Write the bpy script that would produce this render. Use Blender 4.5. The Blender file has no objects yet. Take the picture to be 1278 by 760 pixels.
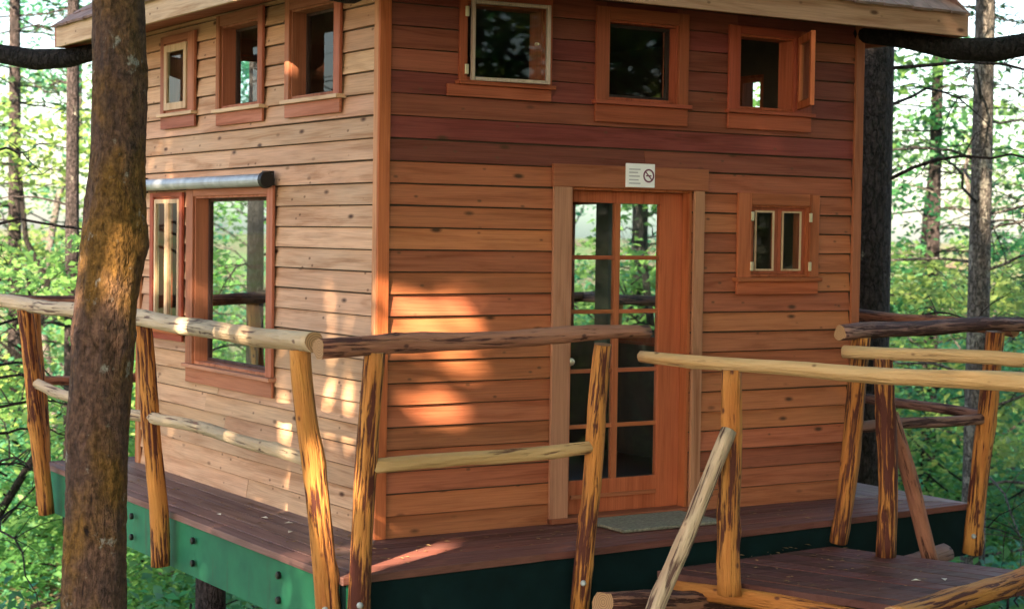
import bpy, math, random
import numpy as np
from mathutils import Vector, Matrix

# ------------------------------------------------------------------ camera, world, sun, exposure
scene = bpy.context.scene
col = scene.collection
FOC, YAW, PIT, ROL = 2196.06, 0.565686, 0.038831, 0.014473
CAM = Vector((-4.80622, -9.0168, 1.77729))
_f = Vector((math.sin(YAW) * math.cos(PIT), math.cos(YAW) * math.cos(PIT), -math.sin(PIT)))
_r = Vector((math.cos(YAW), -math.sin(YAW), 0))
_u = _r.cross(_f)
FW = _f
RT = _r * math.cos(ROL) + _u * math.sin(ROL)
UP = -_r * math.sin(ROL) + _u * math.cos(ROL)
cd = bpy.data.cameras.new('camera')
cam = bpy.data.objects.new('camera', cd)
col.objects.link(cam)
cd.sensor_width = 36
cd.lens = FOC / 1278 * 36
cd.clip_start, cd.clip_end = 0.05, 2000
m = Matrix((RT, UP, -FW)).transposed().to_4x4()
m.translation = CAM
cam.matrix_world = m
scene.camera = cam
cd.dof.use_dof = True
cd.dof.focus_distance = 10.4
cd.dof.aperture_fstop = 2.8

SUN = Vector((0.74, 0.46, -0.49)).normalized()          # direction the light travels
sl = bpy.data.lights.new('sun', 'SUN')
sl.energy = 5.0
sl.angle = math.radians(0.53)
sl.color = (1.0, 0.82, 0.56)
so = bpy.data.objects.new('sun', sl)
col.objects.link(so)
so.rotation_euler = SUN.to_track_quat('-Z', 'Y').to_euler()
so.location = (-20, -14, 16)
w = bpy.data.worlds.new('World')
scene.world = w
w.use_nodes = True
nt = w.node_tree
sky = nt.nodes.new('ShaderNodeTexSky')
sky.sky_type = 'NISHITA'
sky.sun_disc = False
sky.sun_elevation = math.asin(-SUN.z)
sky.sun_rotation = math.atan2(-SUN.x, -SUN.y)
sky.dust_density = 2.0
nt.nodes['Background'].inputs[1].default_value = 0.075
nt.links.new(sky.outputs[0], nt.nodes['Background'].inputs[0])
scene.view_settings.view_transform = 'Standard'
scene.view_settings.look = 'None'
scene.view_settings.exposure = 3.05
scene.view_settings.use_white_balance = True        # the photograph is balanced for open shade
scene.view_settings.white_balance_temperature = 6900
scene.view_settings.white_balance_tint = 12
scene.view_settings.gamma = 1.0
scene.render.engine = 'CYCLES'
scene.cycles.use_denoising = True
scene.cycles.max_bounces = 10
scene.cycles.transparent_max_bounces = 16
scene.cycles.sample_clamp_indirect = 6.0

# ------------------------------------------------------------------ helpers
WM = {}


def put(name, me, mat=None, parent=None, mw=None, color=None):
    o = bpy.data.objects.new(name, me)
    col.objects.link(o)
    mw = mw.copy() if mw is not None else Matrix.Identity(4)
    if me is not None and mat is not None and not me.materials:
        me.materials.append(mat)
    if parent is not None:
        o.parent = parent
        o.matrix_parent_inverse = WM[parent.name].inverted()
    o.matrix_basis = mw
    WM[o.name] = mw
    if color:
        o.color = (*color, 1)
    return o


def empty(name, loc):
    o = put(name, None, mw=Matrix.Translation(Vector(loc)))
    o.empty_display_size = 0.2
    return o


def tag(o, label=None, cat=None, group=None, kind=None):
    if label: o['label'] = label
    if cat: o['category'] = cat
    if group: o['group'] = group
    if kind: o['kind'] = kind
    return o


def mesh(name, v, f, smooth=False):
    me = bpy.data.meshes.new(name)
    me.from_pydata([tuple(p) for p in v], [], f)
    me.update()
    if smooth:
        me.polygons.foreach_set('use_smooth', [True] * len(me.polygons))
    return me


class MB:
    def __init__(s): s.v, s.f = [], []

    def hexa(s, p):      # 8 points: bottom 4 ccw, top 4 ccw
        n = len(s.v); s.v += [tuple(q) for q in p]
        s.f += [tuple(n + i for i in q) for q in ((0, 3, 2, 1), (4, 5, 6, 7), (0, 1, 5, 4), (1, 2, 6, 5), (2, 3, 7, 6), (3, 0, 4, 7))]
        return s

    def box(s, x0, x1, y0, y1, z0, z1):
        return s.hexa([(x0, y0, z0), (x1, y0, z0), (x1, y1, z0), (x0, y1, z0), (x0, y0, z1), (x1, y0, z1), (x1, y1, z1), (x0, y1, z1)])

    def prism(s, poly, z0, z1):
        n = len(s.v); k = len(poly)
        s.v += [(p[0], p[1], z0) for p in poly] + [(p[0], p[1], z1) for p in poly]
        s.f += [tuple(n + i for i in reversed(range(k))), tuple(n + k + i for i in range(k))]
        s.f += [(n + i, n + (i + 1) % k, n + k + (i + 1) % k, n + k + i) for i in range(k)]
        return s

    def tube(s, pts, rad, sides=8):
        """tapered tube through points"""
        P = [Vector(p) for p in pts]; n0 = len(s.v); K = len(P)
        ref = None
        for i, p in enumerate(P):
            t = (P[min(i + 1, K - 1)] - P[max(i - 1, 0)]).normalized()
            if ref is None:
                ref = Vector((0, 0, 1)) if abs(t.z) < 0.9 else Vector((1, 0, 0))
            a = t.cross(ref).normalized(); b = a.cross(t); ref = b
            for j in range(sides):
                g = 2 * math.pi * j / sides
                s.v.append(tuple(p + (a * math.cos(g) + b * math.sin(g)) * rad[i]))
        for i in range(K - 1):
            for j in range(sides):
                a = n0 + i * sides + j; b = n0 + i * sides + (j + 1) % sides
                s.f.append((a, b, b + sides, a + sides))
        s.f.append(tuple(n0 + j for j in reversed(range(sides))))
        s.f.append(tuple(n0 + (K - 1) * sides + j for j in range(sides)))
        return s

    def put(s, name, mat, parent=None, color=None, smooth=False, bev=0):
        o = put(name, mesh(name, s.v, s.f, smooth), mat, parent, color=color)
        if bev:
            md = o.modifiers.new('bevel', 'BEVEL'); md.width = bev; md.segments = 2; md.limit_method = 'ANGLE'
        return o


def clip(poly, a, b):
    """keep the part of poly to the left of a->b"""
    out = []
    d = lambda p: (b[0] - a[0]) * (p[1] - a[1]) - (b[1] - a[1]) * (p[0] - a[0])
    for i in range(len(poly)):
        p, q = poly[i], poly[(i + 1) % len(poly)]
        dp, dq = d(p), d(q)
        if dp >= 0: out.append(p)
        if (dp > 0 > dq) or (dp < 0 < dq):
            t = dp / (dp - dq); out.append((p[0] + (q[0] - p[0]) * t, p[1] + (q[1] - p[1]) * t))
    return out


def clip_to(poly, region):
    for i in range(len(region)):
        if len(poly) < 3: return []
        poly = clip(poly, region[i], region[(i + 1) % len(region)])
    return poly if len(poly) >= 3 else []


# ------------------------------------------------------------------ materials
def newmat(name):
    mt = bpy.data.materials.new(name); mt.use_nodes = True
    nt = mt.node_tree
    return mt, nt, nt.nodes['Principled BSDF']


def N(nt, t, **kw):
    n = nt.nodes.new(t)
    for k, v in kw.items():
        if k in n.inputs and not hasattr(n, k): n.inputs[k].default_value = v
        elif hasattr(n, k): setattr(n, k, v)
        else: n.inputs[k].default_value = v
    return n


def ramp(nt, src, stops):
    r = nt.nodes.new('ShaderNodeValToRGB')
    e = r.color_ramp.elements
    while len(e) < len(stops): e.new(0.5)
    for i, (p, c) in enumerate(stops):
        e[i].position = p
        e[i].color = (c, c, c, 1) if isinstance(c, (int, float)) else (*c, 1)
    nt.links.new(src, r.inputs[0])
    return r.outputs[0]


def mix(nt, typ, fac, a, b):
    n = nt.nodes.new('ShaderNodeMix'); n.data_type = 'RGBA'; n.blend_type = typ
    for i, x in ((0, fac), (6, a), (7, b)):
        if isinstance(x, (int, float)): n.inputs[i].default_value = x
        elif isinstance(x, tuple): n.inputs[i].default_value = (*x, 1)
        else: nt.links.new(x, n.inputs[i])
    return n.outputs[2]


def coords(nt, scale, jitter=37.0):
    tc = nt.nodes.new('ShaderNodeTexCoord'); oi = nt.nodes.new('ShaderNodeObjectInfo')
    mu = N(nt, 'ShaderNodeMath', operation='MULTIPLY'); mu.inputs[1].default_value = jitter
    nt.links.new(oi.outputs['Random'], mu.inputs[0])
    ad = N(nt, 'ShaderNodeVectorMath', operation='ADD')
    nt.links.new(tc.outputs['Object'], ad.inputs[0]); nt.links.new(mu.outputs[0], ad.inputs[1])
    mp = nt.nodes.new('ShaderNodeMapping'); mp.inputs['Scale'].default_value = scale
    nt.links.new(ad.outputs[0], mp.inputs['Vector'])
    return mp.outputs[0], oi


def noise(nt, vec, scale=1, detail=4, rough=0.55, dist=0.0):
    n = N(nt, 'ShaderNodeTexNoise'); n.inputs['Scale'].default_value = scale
    n.inputs['Detail'].default_value = detail; n.inputs['Roughness'].default_value = rough; n.inputs['Distortion'].default_value = dist
    nt.links.new(vec, n.inputs['Vector'])
    return n.outputs[0]


def axis_scale(axis, along, across):
    return tuple(along if i == axis else across for i in range(3))


def wood(name, axis, knots=True, bleach=(0.42, 0.33, 0.25), bl=0.35, rough=(0.5, 0.8), tint=None):
    mt, nt, b = newmat(name)
    v1, oi = coords(nt, axis_scale(axis, 0.9, 13))
    g = noise(nt, v1, 1.0, 5, 0.6, 0.9)
    v2, _ = coords(nt, axis_scale(axis, 3.0, 150))
    fine = noise(nt, v2, 1.0, 3, 0.6)
    v3, _ = coords(nt, axis_scale(axis, 1.1, 2.2))
    blot = noise(nt, v3, 1.0, 4, 0.6)
    base = oi.outputs['Color']
    hs = nt.nodes.new('ShaderNodeHueSaturation')
    for i, (lo, hi, k) in enumerate(((0.494, 0.506, 'Hue'), (0.88, 1.12, 'Value'))):
        mr = N(nt, 'ShaderNodeMapRange'); mr.inputs[3].default_value = lo; mr.inputs[4].default_value = hi
        if i == 0:
            nt.links.new(oi.outputs['Random'], mr.inputs[0])
        else:
            fr = N(nt, 'ShaderNodeMath', operation='MULTIPLY'); fr.inputs[1].default_value = 7.31
            nt.links.new(oi.outputs['Random'], fr.inputs[0])
            f2 = N(nt, 'ShaderNodeMath', operation='FRACT'); nt.links.new(fr.outputs[0], f2.inputs[0])
            nt.links.new(f2.outputs[0], mr.inputs[0])
        nt.links.new(mr.outputs[0], hs.inputs[k])
    nt.links.new(base, hs.inputs['Color'])
    c = mix(nt, 'MIX', ramp(nt, blot, [(0.42, 0.0), (0.72, bl)]), hs.outputs[0], bleach)
    c = mix(nt, 'MULTIPLY', 1.0, c, ramp(nt, g, [(0.25, (0.62, 0.5, 0.42)), (0.5, (1, 1, 1)), (0.75, (1.12, 1.1, 1.06))]))
    c = mix(nt, 'MULTIPLY', 0.8, c, ramp(nt, fine, [(0.3, 0.72), (0.6, 1.06)]))
    if knots:
        v4, _ = coords(nt, axis_scale(axis, 2.6, 6.5), 51.0)
        vo = N(nt, 'ShaderNodeTexVoronoi'); vo.inputs['Scale'].default_value = 1.0; vo.inputs['Randomness'].default_value = 1.0
        nt.links.new(v4, vo.inputs['Vector'])
        kn = ramp(nt, vo.outputs['Distance'], [(0.05, 1.0), (0.13, 0.0)])
        c = mix(nt, 'MIX', kn, c, (0.07, 0.028, 0.014))
        v5, _ = coords(nt, axis_scale(axis, 6.0, 11.0), 23.0)
        vn = N(nt, 'ShaderNodeTexVoronoi'); vn.inputs['Scale'].default_value = 1.0
        nt.links.new(v5, vn.inputs['Vector'])
        c = mix(nt, 'MIX', ramp(nt, vn.outputs['Distance'], [(0.06, 0.75), (0.12, 0.0)]), c, (0.10, 0.045, 0.025))
    nt.links.new(c, b.inputs['Base Color'])
    b.inputs['Specular IOR Level'].default_value = 0.22
    nt.links.new(ramp(nt, g, [(0.3, rough[1]), (0.7, rough[0])]), b.inputs['Roughness'])
    bp = N(nt, 'ShaderNodeBump'); bp.inputs['Strength'].default_value = 0.25; bp.inputs['Distance'].default_value = 0.004
    nt.links.new(fine, bp.inputs['Height']); nt.links.new(bp.outputs[0], b.inputs['Normal'])
    return mt


def logmat(name, light, mid, dark, crack=0.5, spots=True, rough=0.75, bark=0.0):
    """peeled log, grain along local z"""
    mt, nt, b = newmat(name)
    v1, oi = coords(nt, (9, 9, 1.1))
    g = noise(nt, v1, 1.0, 5, 0.6, 0.6)
    v2, _ = coords(nt, (52, 52, 3.0))
    s = noise(nt, v2, 1.0, 4, 0.62, 0.4)
    v3, _ = coords(nt, (3.2, 3.2, 1.7))
    bl = noise(nt, v3, 1.0, 3, 0.6)
    c = mix(nt, 'MIX', ramp(nt, g, [(0.34, 0.0), (0.64, 1.0)]), mid, light)
    su = N(nt, 'ShaderNodeMath', operation='ADD'); nt.links.new(s, su.inputs[0])
    mu = N(nt, 'ShaderNodeMath', operation='MULTIPLY'); mu.inputs[1].default_value = 0.55; nt.links.new(bl, mu.inputs[0])
    rv = N(nt, 'ShaderNodeMath', operation='MULTIPLY_ADD'); rv.inputs[1].default_value = 0.13; nt.links.new(oi.outputs['Random'], rv.inputs[0]); nt.links.new(mu.outputs[0], rv.inputs[2])
    nt.links.new(rv.outputs[0], su.inputs[1])
    t = 0.69 + 0.16 * crack
    cr = ramp(nt, su.outputs[0], [(t - 0.04, 1.0), (t + 0.03, 0.0)])
    c = mix(nt, 'MIX', cr, c, dark)
    if bark:
        bk = ramp(nt, bl, [(0.5 - 0.35 * (bark - 0.5) - 0.04, 1.0), (0.5 - 0.35 * (bark - 0.5) + 0.10, 0.0)]) if False else ramp(nt, bl, [(bark - 0.08, 1.0), (bark + 0.08, 0.0)])
        c = mix(nt, 'MIX', bk, c, tuple(0.5 * x + 0.5 * y for x, y in zip(dark, mid)))
    if spots:
        v4, _ = coords(nt, (11, 11, 7.0), 51)
        vo = N(nt, 'ShaderNodeTexVoronoi'); vo.inputs['Scale'].default_value = 1.0
        nt.links.new(v4, vo.inputs['Vector'])
        c = mix(nt, 'MIX', ramp(nt, vo.outputs['Distance'], [(0.07, 0.9), (0.15, 0.0)]), c, dark)
    nt.links.new(c, b.inputs['Base Color'])
    b.inputs['Roughness'].default_value = rough
    b.inputs['Specular IOR Level'].default_value = 0.3
    bp = N(nt, 'ShaderNodeBump'); bp.inputs['Strength'].default_value = 0.9; bp.inputs['Distance'].default_value = 0.022
    hm = mix(nt, 'MULTIPLY', 1.0, s, ramp(nt, cr, [(0, 1.0), (1, 0.3)]))
    nt.links.new(hm, bp.inputs['Height']); nt.links.new(bp.outputs[0], b.inputs['Normal'])
    return mt


def plain(name, c, rough=0.6, metal=0.0, var=0.15, sc=9.0, spec=0.5):
    mt, nt, b = newmat(name)
    v, oi = coords(nt, (sc, sc, sc))
    n = noise(nt, v, 1.0, 5, 0.6)
    cc = mix(nt, 'MULTIPLY', 1.0, c, ramp(nt, n, [(0.3, 1 - var), (0.7, 1 + var)]))
    nt.links.new(cc, b.inputs['Base Color'])
    b.inputs['Roughness'].default_value = rough
    b.inputs['Metallic'].default_value = metal
    b.inputs['Specular IOR Level'].default_value = spec
    return mt


def barkmat(name, a, bcol, dark, moss=None, lich=0.0, zs=5.0, pl=0.75):
    mt, nt, b = newmat(name)
    v1, oi = coords(nt, (zs * 4, zs * 4, zs), 11)
    n1 = noise(nt, v1, 1.0, 6, 0.65, 0.5)
    v2, _ = coords(nt, (3, 3, 2), 11)
    n2 = noise(nt, v2, 1.0, 4, 0.6)
    v5, _ = coords(nt, (30, 30, 26), 11)
    n5 = noise(nt, v5, 1.0, 4, 0.7)
    c = mix(nt, 'MIX', ramp(nt, n1, [(0.35, 0.0), (0.65, 1.0)]), a, bcol)
    if moss:
        c = mix(nt, 'MIX', ramp(nt, n2, [(0.45, 0.0), (0.62, 0.8)]), c, moss)
    c = mix(nt, 'MIX', ramp(nt, n1, [(0.30, 1.0), (0.42, 0.0)]), c, dark)
    c = mix(nt, 'MULTIPLY', 1.0, c, ramp(nt, n5, [(0.3, 0.35), (0.65, 1.45)]))
    v6, _ = coords(nt, (zs * 4.5, zs * 4.5, zs * 1.6), 11)
    wv = N(nt, 'ShaderNodeVectorMath', operation='MULTIPLY_ADD'); wv.inputs[1].default_value = (0.9, 0.9, 0.9)
    nn_ = N(nt, 'ShaderNodeTexNoise'); nn_.inputs['Scale'].default_value = 2.0; nt.links.new(v6, nn_.inputs['Vector'])
    nt.links.new(nn_.outputs['Color'], wv.inputs[0]); nt.links.new(v6, wv.inputs[2])
    vp = N(nt, 'ShaderNodeTexVoronoi', feature='DISTANCE_TO_EDGE'); vp.inputs['Scale'].default_value = 1.0; nt.links.new(wv.outputs[0], vp.inputs['Vector'])
    plate = ramp(nt, vp.outputs['Distance'], [(0.0, 0.25), (0.16, 1.0)])
    c = mix(nt, 'MULTIPLY', pl, c, plate)
    if lich:
        v3, _ = coords(nt, (7, 7, 6), 11)
        n3 = noise(nt, v3, 1.0, 6, 0.7)
        c = mix(nt, 'MIX', ramp(nt, n3, [(0.68 - lich, 0.0), (0.74 - lich, 0.75)]), c, (0.30, 0.29, 0.27))
    nt.links.new(c, b.inputs['Base Color'])
    b.inputs['Roughness'].default_value = 0.85
    b.inputs['Specular IOR Level'].default_value = 0.2
    bp = N(nt, 'ShaderNodeBump'); bp.inputs['Strength'].default_value = 0.9; bp.inputs['Distance'].default_value = 0.03
    ad = N(nt, 'ShaderNodeMath', operation='ADD'); nt.links.new(n1, ad.inputs[0]); nt.links.new(n5, ad.inputs[1])
    a2 = N(nt, 'ShaderNodeMath', operation='ADD'); nt.links.new(ad.outputs[0], a2.inputs[0]); pm = N(nt, 'ShaderNodeMath', operation='MULTIPLY'); pm.inputs[1].default_value = pl; nt.links.new(plate, pm.inputs[0]); nt.links.new(pm.outputs[0], a2.inputs[1])
    nt.links.new(a2.outputs[0], bp.inputs['Height']); nt.links.new(bp.outputs[0], b.inputs['Normal'])
    return mt


def leafmat(name, dark, light, trans, tfac=0.5):
    mt, nt, b = newmat(name)
    v, oi = coords(nt, (0.9, 0.9, 0.9))
    n = noise(nt, v, 1.0, 3, 0.6)
    v2, _ = coords(nt, (7, 7, 7))
    n2 = noise(nt, v2, 1.0, 2, 0.6)
    su = N(nt, 'ShaderNodeMath', operation='ADD'); nt.links.new(n, su.inputs[0]); nt.links.new(n2, su.inputs[1])
    f = ramp(nt, su.outputs[0], [(0.75, 0.0), (1.25, 1.0)])
    hs = nt.nodes.new('ShaderNodeHueSaturation')
    mr = N(nt, 'ShaderNodeMapRange'); mr.inputs[3].default_value = 0.47; mr.inputs[4].default_value = 0.525
    nt.links.new(oi.outputs['Random'], mr.inputs[0]); nt.links.new(mr.outputs[0], hs.inputs['Hue'])
    nt.links.new(mix(nt, 'MIX', f, dark, light), hs.inputs['Color'])
    nt.links.new(hs.outputs[0], b.inputs['Base Color'])
    b.inputs['Roughness'].default_value = 0.5
    tr = nt.nodes.new('ShaderNodeBsdfTranslucent')
    h2 = nt.nodes.new('ShaderNodeHueSaturation'); nt.links.new(mr.outputs[0], h2.inputs['Hue']); h2.inputs['Color'].default_value = (*trans, 1)
    nt.links.new(h2.outputs[0], tr.inputs[0])
    ms = nt.nodes.new('ShaderNodeMixShader'); ms.inputs[0].default_value = tfac
    nt.links.new(b.outputs[0], ms.inputs[1]); nt.links.new(tr.outputs[0], ms.inputs[2])
    nt.links.new(ms.outputs[0], nt.nodes['Material Output'].inputs[0])
    return mt


def glassmat(name, tint=(0.9, 0.95, 0.95), refl=1.0):
    mt, nt, b = newmat(name)
    nt.nodes.remove(b)
    tr = nt.nodes.new('ShaderNodeBsdfTransparent'); tr.inputs[0].default_value = (*tint, 1)
    gl = nt.nodes.new('ShaderNodeBsdfGlossy'); gl.inputs['Roughness'].default_value = 0.02
    fr = nt.nodes.new('ShaderNodeFresnel'); fr.inputs['IOR'].default_value = 1.5
    mu = N(nt, 'ShaderNodeMath', operation='MULTIPLY'); mu.inputs[1].default_value = refl; nt.links.new(fr.outputs[0], mu.inputs[0])
    ge = nt.nodes.new('ShaderNodeNewGeometry')                 # the inner face of the thin pane adds no mirror of its own
    fb = N(nt, 'ShaderNodeMath', operation='SUBTRACT'); fb.inputs[0].default_value = 1.0; nt.links.new(ge.outputs['Backfacing'], fb.inputs[1])
    m2 = N(nt, 'ShaderNodeMath', operation='MULTIPLY'); nt.links.new(mu.outputs[0], m2.inputs[0]); nt.links.new(fb.outputs[0], m2.inputs[1])
    mu = m2
    ms = nt.nodes.new('ShaderNodeMixShader')
    nt.links.new(mu.outputs[0], ms.inputs[0]); nt.links.new(tr.outputs[0], ms.inputs[1]); nt.links.new(gl.outputs[0], ms.inputs[2])
    nt.links.new(ms.outputs[0], nt.nodes['Material Output'].inputs[0])
    return mt


WX, WY, WZ = wood('cedar_grain_x', 0, bleach=(0.38, 0.17, 0.10), bl=0.08), wood('cedar_grain_y', 1, bleach=(0.46, 0.34, 0.24), bl=0.4), wood('cedar_grain_z', 2)
TX, TY, TZ = (wood('trim_grain_' + 'xyz'[i], i, knots=False, bleach=(0.36, 0.2, 0.13), bl=0.08) for i in range(3))
DX, DY = wood('deck_grain_x', 0, False, (0.15, 0.075, 0.065), 0.4, (0.5, 0.75)), wood('deck_grain_y', 1, False, (0.22, 0.145, 0.13), 0.45, (0.5, 0.75))
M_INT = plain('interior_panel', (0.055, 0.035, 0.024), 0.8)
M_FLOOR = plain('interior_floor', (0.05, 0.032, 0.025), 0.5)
M_GLASS = glassmat('window_glass', refl=0.8)
M_ORANGE = logmat('peeled_orange_log', (0.50, 0.215, 0.055), (0.37, 0.125, 0.03), (0.08, 0.02, 0.013), 0.45)
M_CRACK = logmat('cracked_orange_log', (0.52, 0.23, 0.06), (0.33, 0.11, 0.03), (0.07, 0.016, 0.011), 0.72)
M_PALE = logmat('weathered_pale_log', (0.50, 0.39, 0.28), (0.41, 0.29, 0.19), (0.12, 0.065, 0.05), 0.0)
M_PALEC = logmat('cracked_pale_log', (0.50, 0.38, 0.27), (0.41, 0.27, 0.18), (0.10, 0.05, 0.04), 0.45)
M_GOLD = logmat('golden_log', (0.53, 0.35, 0.18), (0.43, 0.25, 0.11), (0.12, 0.05, 0.03), 0.0)
M_BROWN = logmat('brown_bark_log', (0.33, 0.145, 0.095), (0.22, 0.085, 0.058), (0.06, 0.02, 0.018), 0.7)
M_PURP = logmat('dark_bark_log', (0.27, 0.145, 0.125), (0.17, 0.078, 0.07), (0.05, 0.02, 0.022), 0.6)
mt_, nt_, b_ = newmat('streaked_green_paint'); M_GREEN = mt_
_v, _ = coords(nt_, (11, 11, 1.3)); _n = noise(nt_, _v, 1.0, 5, 0.65)
_w, _ = coords(nt_, (2.2, 2.2, 2.2)); _m = noise(nt_, _w, 1.0, 4, 0.6)
_x, _ = coords(nt_, (60, 60, 40)); _p = noise(nt_, _x, 1.0, 3, 0.7)
_c = mix(nt_, 'MIX', ramp(nt_, _m, [(0.35, 0.0), (0.65, 1.0)]), (0.010, 0.095, 0.060), (0.018, 0.165, 0.085))
_c = mix(nt_, 'MIX', ramp(nt_, _n, [(0.56, 0.0), (0.72, 0.65)]), _c, (0.045, 0.060, 0.045))
_c = mix(nt_, 'MIX', ramp(nt_, _p, [(0.66, 0.0), (0.74, 0.7)]), _c, (0.10, 0.075, 0.05))
nt_.links.new(_c, b_.inputs['Base Color']); b_.inputs['Roughness'].default_value = 0.65; b_.inputs['Specular IOR Level'].default_value = 0.2
mt_, nt_, b_ = newmat('log_end_grain'); M_END = mt_
_tc = nt_.nodes.new('ShaderNodeTexCoord'); _mp = nt_.nodes.new('ShaderNodeMapping'); _mp.inputs['Scale'].default_value = (1, 1, 0)
nt_.links.new(_tc.outputs['Object'], _mp.inputs['Vector'])
_wv = nt_.nodes.new('ShaderNodeTexWave'); _wv.wave_type = 'RINGS'; _wv.rings_direction = 'Z'; _wv.inputs['Scale'].default_value = 26; _wv.inputs['Distortion'].default_value = 1.5; _wv.inputs['Detail'].default_value = 3
nt_.links.new(_mp.outputs[0], _wv.inputs['Vector'])
nt_.links.new(mix(nt_, 'MIX', _wv.outputs[1], (0.20, 0.10, 0.05), (0.38, 0.22, 0.11)), b_.inputs['Base Color']); b_.inputs['Roughness'].default_value = 0.8
M_TEAL = plain('dark_teal_skirt_paint', (0.0025, 0.012, 0.014), 0.7, var=0.3, sc=5, spec=0.1)
M_IRON = plain('black_iron', (0.02, 0.02, 0.022), 0.45, 0.6)
M_BRASS = plain('dull_brass', (0.75, 0.62, 0.45), 0.35, 0.7)
M_STEEL = plain('galvanised_metal', (0.36, 0.39, 0.43), 0.5, 0.6, 0.25)
M_SHINGLE = plain('cedar_shingle', (0.20, 0.13, 0.13), 0.85, var=0.35)
M_WHITE = plain('white_plastic', (0.78, 0.76, 0.80), 0.4, var=0.04)
M_INK = plain('purple_ink', (0.15, 0.03, 0.08), 0.5, var=0.1)
M_GREYINK = plain('grey_ink', (0.40, 0.38, 0.45), 0.5, var=0.1)
M_MAT = plain('bristle_mat', (0.16, 0.15, 0.12), 0.95, var=0.5, sc=60)
M_DARKLIMB = barkmat('dark_limb_bark', (0.018, 0.015, 0.016), (0.011, 0.010, 0.011), (0.005, 0.005, 0.006))
M_BARK1 = barkmat('mossy_brown_bark', (0.14, 0.075, 0.052), (0.066, 0.040, 0.036), (0.018, 0.010, 0.010), (0.17, 0.085, 0.016), 0.07, 4.0, 0.3)
M_BARK2 = barkmat('fir_bark', (0.055, 0.042, 0.045), (0.032, 0.026, 0.030), (0.012, 0.010, 0.012), None, 0.05, 4.0)
M_BARK3 = barkmat('grey_lichen_bark', (0.16, 0.145, 0.14), (0.09, 0.08, 0.08), (0.03, 0.025, 0.025), None, 0.12, 5.0)
L_MAPLE = leafmat('maple_leaf', (0.025, 0.10, 0.03), (0.14, 0.24, 0.07), (0.30, 0.50, 0.15), 0.5)
L_GREEN = leafmat('deep_green_leaf', (0.009, 0.065, 0.036), (0.055, 0.19, 0.10), (0.10, 0.40, 0.19), 0.5)
L_FIR = leafmat('fir_needle', (0.008, 0.038, 0.022), (0.03, 0.085, 0.045), (0.05, 0.15, 0.06), 0.3)
L_FERN = leafmat('fern_leaf', (0.018, 0.085, 0.03), (0.08, 0.19, 0.055), (0.14, 0.34, 0.09))

# wood colours (object colours)
TAN = (0.50, 0.295, 0.185)
CEDAR = (0.35, 0.113, 0.053)
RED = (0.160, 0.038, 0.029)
TRIMR = (0.29, 0.068, 0.034)
TRIMO = (0.42, 0.125, 0.045)
TRIML = (0.34, 0.12, 0.07)
DOORC = (0.38, 0.10, 0.04)
PALE = (0.52, 0.36, 0.24)
DECK = (0.125, 0.046, 0.038)


def jit(c, rng, a=0.12):
    k = 1 + rng.uniform(-a, a)
    return tuple(max(0.0, x * k * (1 + rng.uniform(-a * 0.3, a * 0.3))) for x in c)


# ------------------------------------------------------------------ ground
def ground_z(x, y):
    s = (x - CAM.x) * FW.x + (y - CAM.y) * FW.y            # metres ahead of the viewpoint
    t = min(1, max(0, (s - 1.0) / 9.0)); t = t * t * (3 - 2 * t)
    z = 0.15 - 3.9 * t
    if s > 18: z += 0.10 * (s - 18) if s < 70 else 5.2
    z += 0.25 * math.sin(x * 0.5 + 1) * math.cos(y * 0.43) + 0.12 * math.sin(x * 1.3 + y * 0.9)
    return z


def build_ground():
    xs = [-400, -200, -100, -60] + list(np.arange(-40, 62, 2.0)) + [80, 120, 200, 400]
    ys = [-400, -200, -100, -60] + list(np.arange(-40, 72, 2.0)) + [100, 150, 250, 400]
    v = [(x, y, ground_z(x, y)) for y in ys for x in xs]
    nx = len(xs)
    f = [(j * nx + i, j * nx + i + 1, (j + 1) * nx + i + 1, (j + 1) * nx + i) for j in range(len(ys) - 1) for i in range(nx - 1)]
    mt, nt, b = newmat('forest_floor')
    vv, _ = coords(nt, (1, 1, 1), 0)
    n1 = noise(nt, vv, 0.35, 6, 0.65); n2 = noise(nt, vv, 6, 5, 0.7)
    c = mix(nt, 'MIX', ramp(nt, n1, [(0.4, 0.0), (0.6, 1.0)]), (0.085, 0.06, 0.035), (0.055, 0.10, 0.03))
    c = mix(nt, 'MULTIPLY', 1.0, c, ramp(nt, n2, [(0.3, 0.5), (0.7, 1.4)]))
    nt.links.new(c, b.inputs['Base Color']); b.inputs['Roughness'].default_value = 0.95
    o = put('ground', mesh('ground', v, f, True), mt)
    tag(o, 'forest floor of leaf litter and moss sloping away below the treehouse', 'ground', kind='structure')


build_ground()

# ------------------------------------------------------------------ cabin
LX, LY, HZ, C = 3.75, 3.9, 3.28, 0.13
cabin = empty('treehouse_cabin', (LX / 2, LY / 2, 0))
tag(cabin, 'two-storey red cedar treehouse cabin clad in horizontal lap siding', 'treehouse')
rng = random.Random(4)

# openings: (a0, a1, z0, z1) along each wall
F_HOLES = [(0.56, 1.12, 2.70, 3.16), (1.595, 2.15, 2.637, 3.138), (2.65, 3.13, 2.634, 3.126), (1.24, 2.285, 0.0, 2.09), (2.77, 3.29, 1.53, 2.01)]
L_HOLES = [(0.564, 1.20, 2.62, 3.185), (1.672, 2.31, 2.62, 3.186), (2.88, 3.35, 2.64, 3.15), (1.508, 2.77, 0.84, 2.03), (3.02, 3.55, 1.06, 2.03)]
R_HOLES = [(2.05, 3.5, 0.92, 2.12), (0.88, 1.18, 2.58, 2.98)]
B_HOLES = [(0.3, 1.45, 0.62, 2.12), (0.55, 1.15, 2.6, 3.16)]


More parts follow.
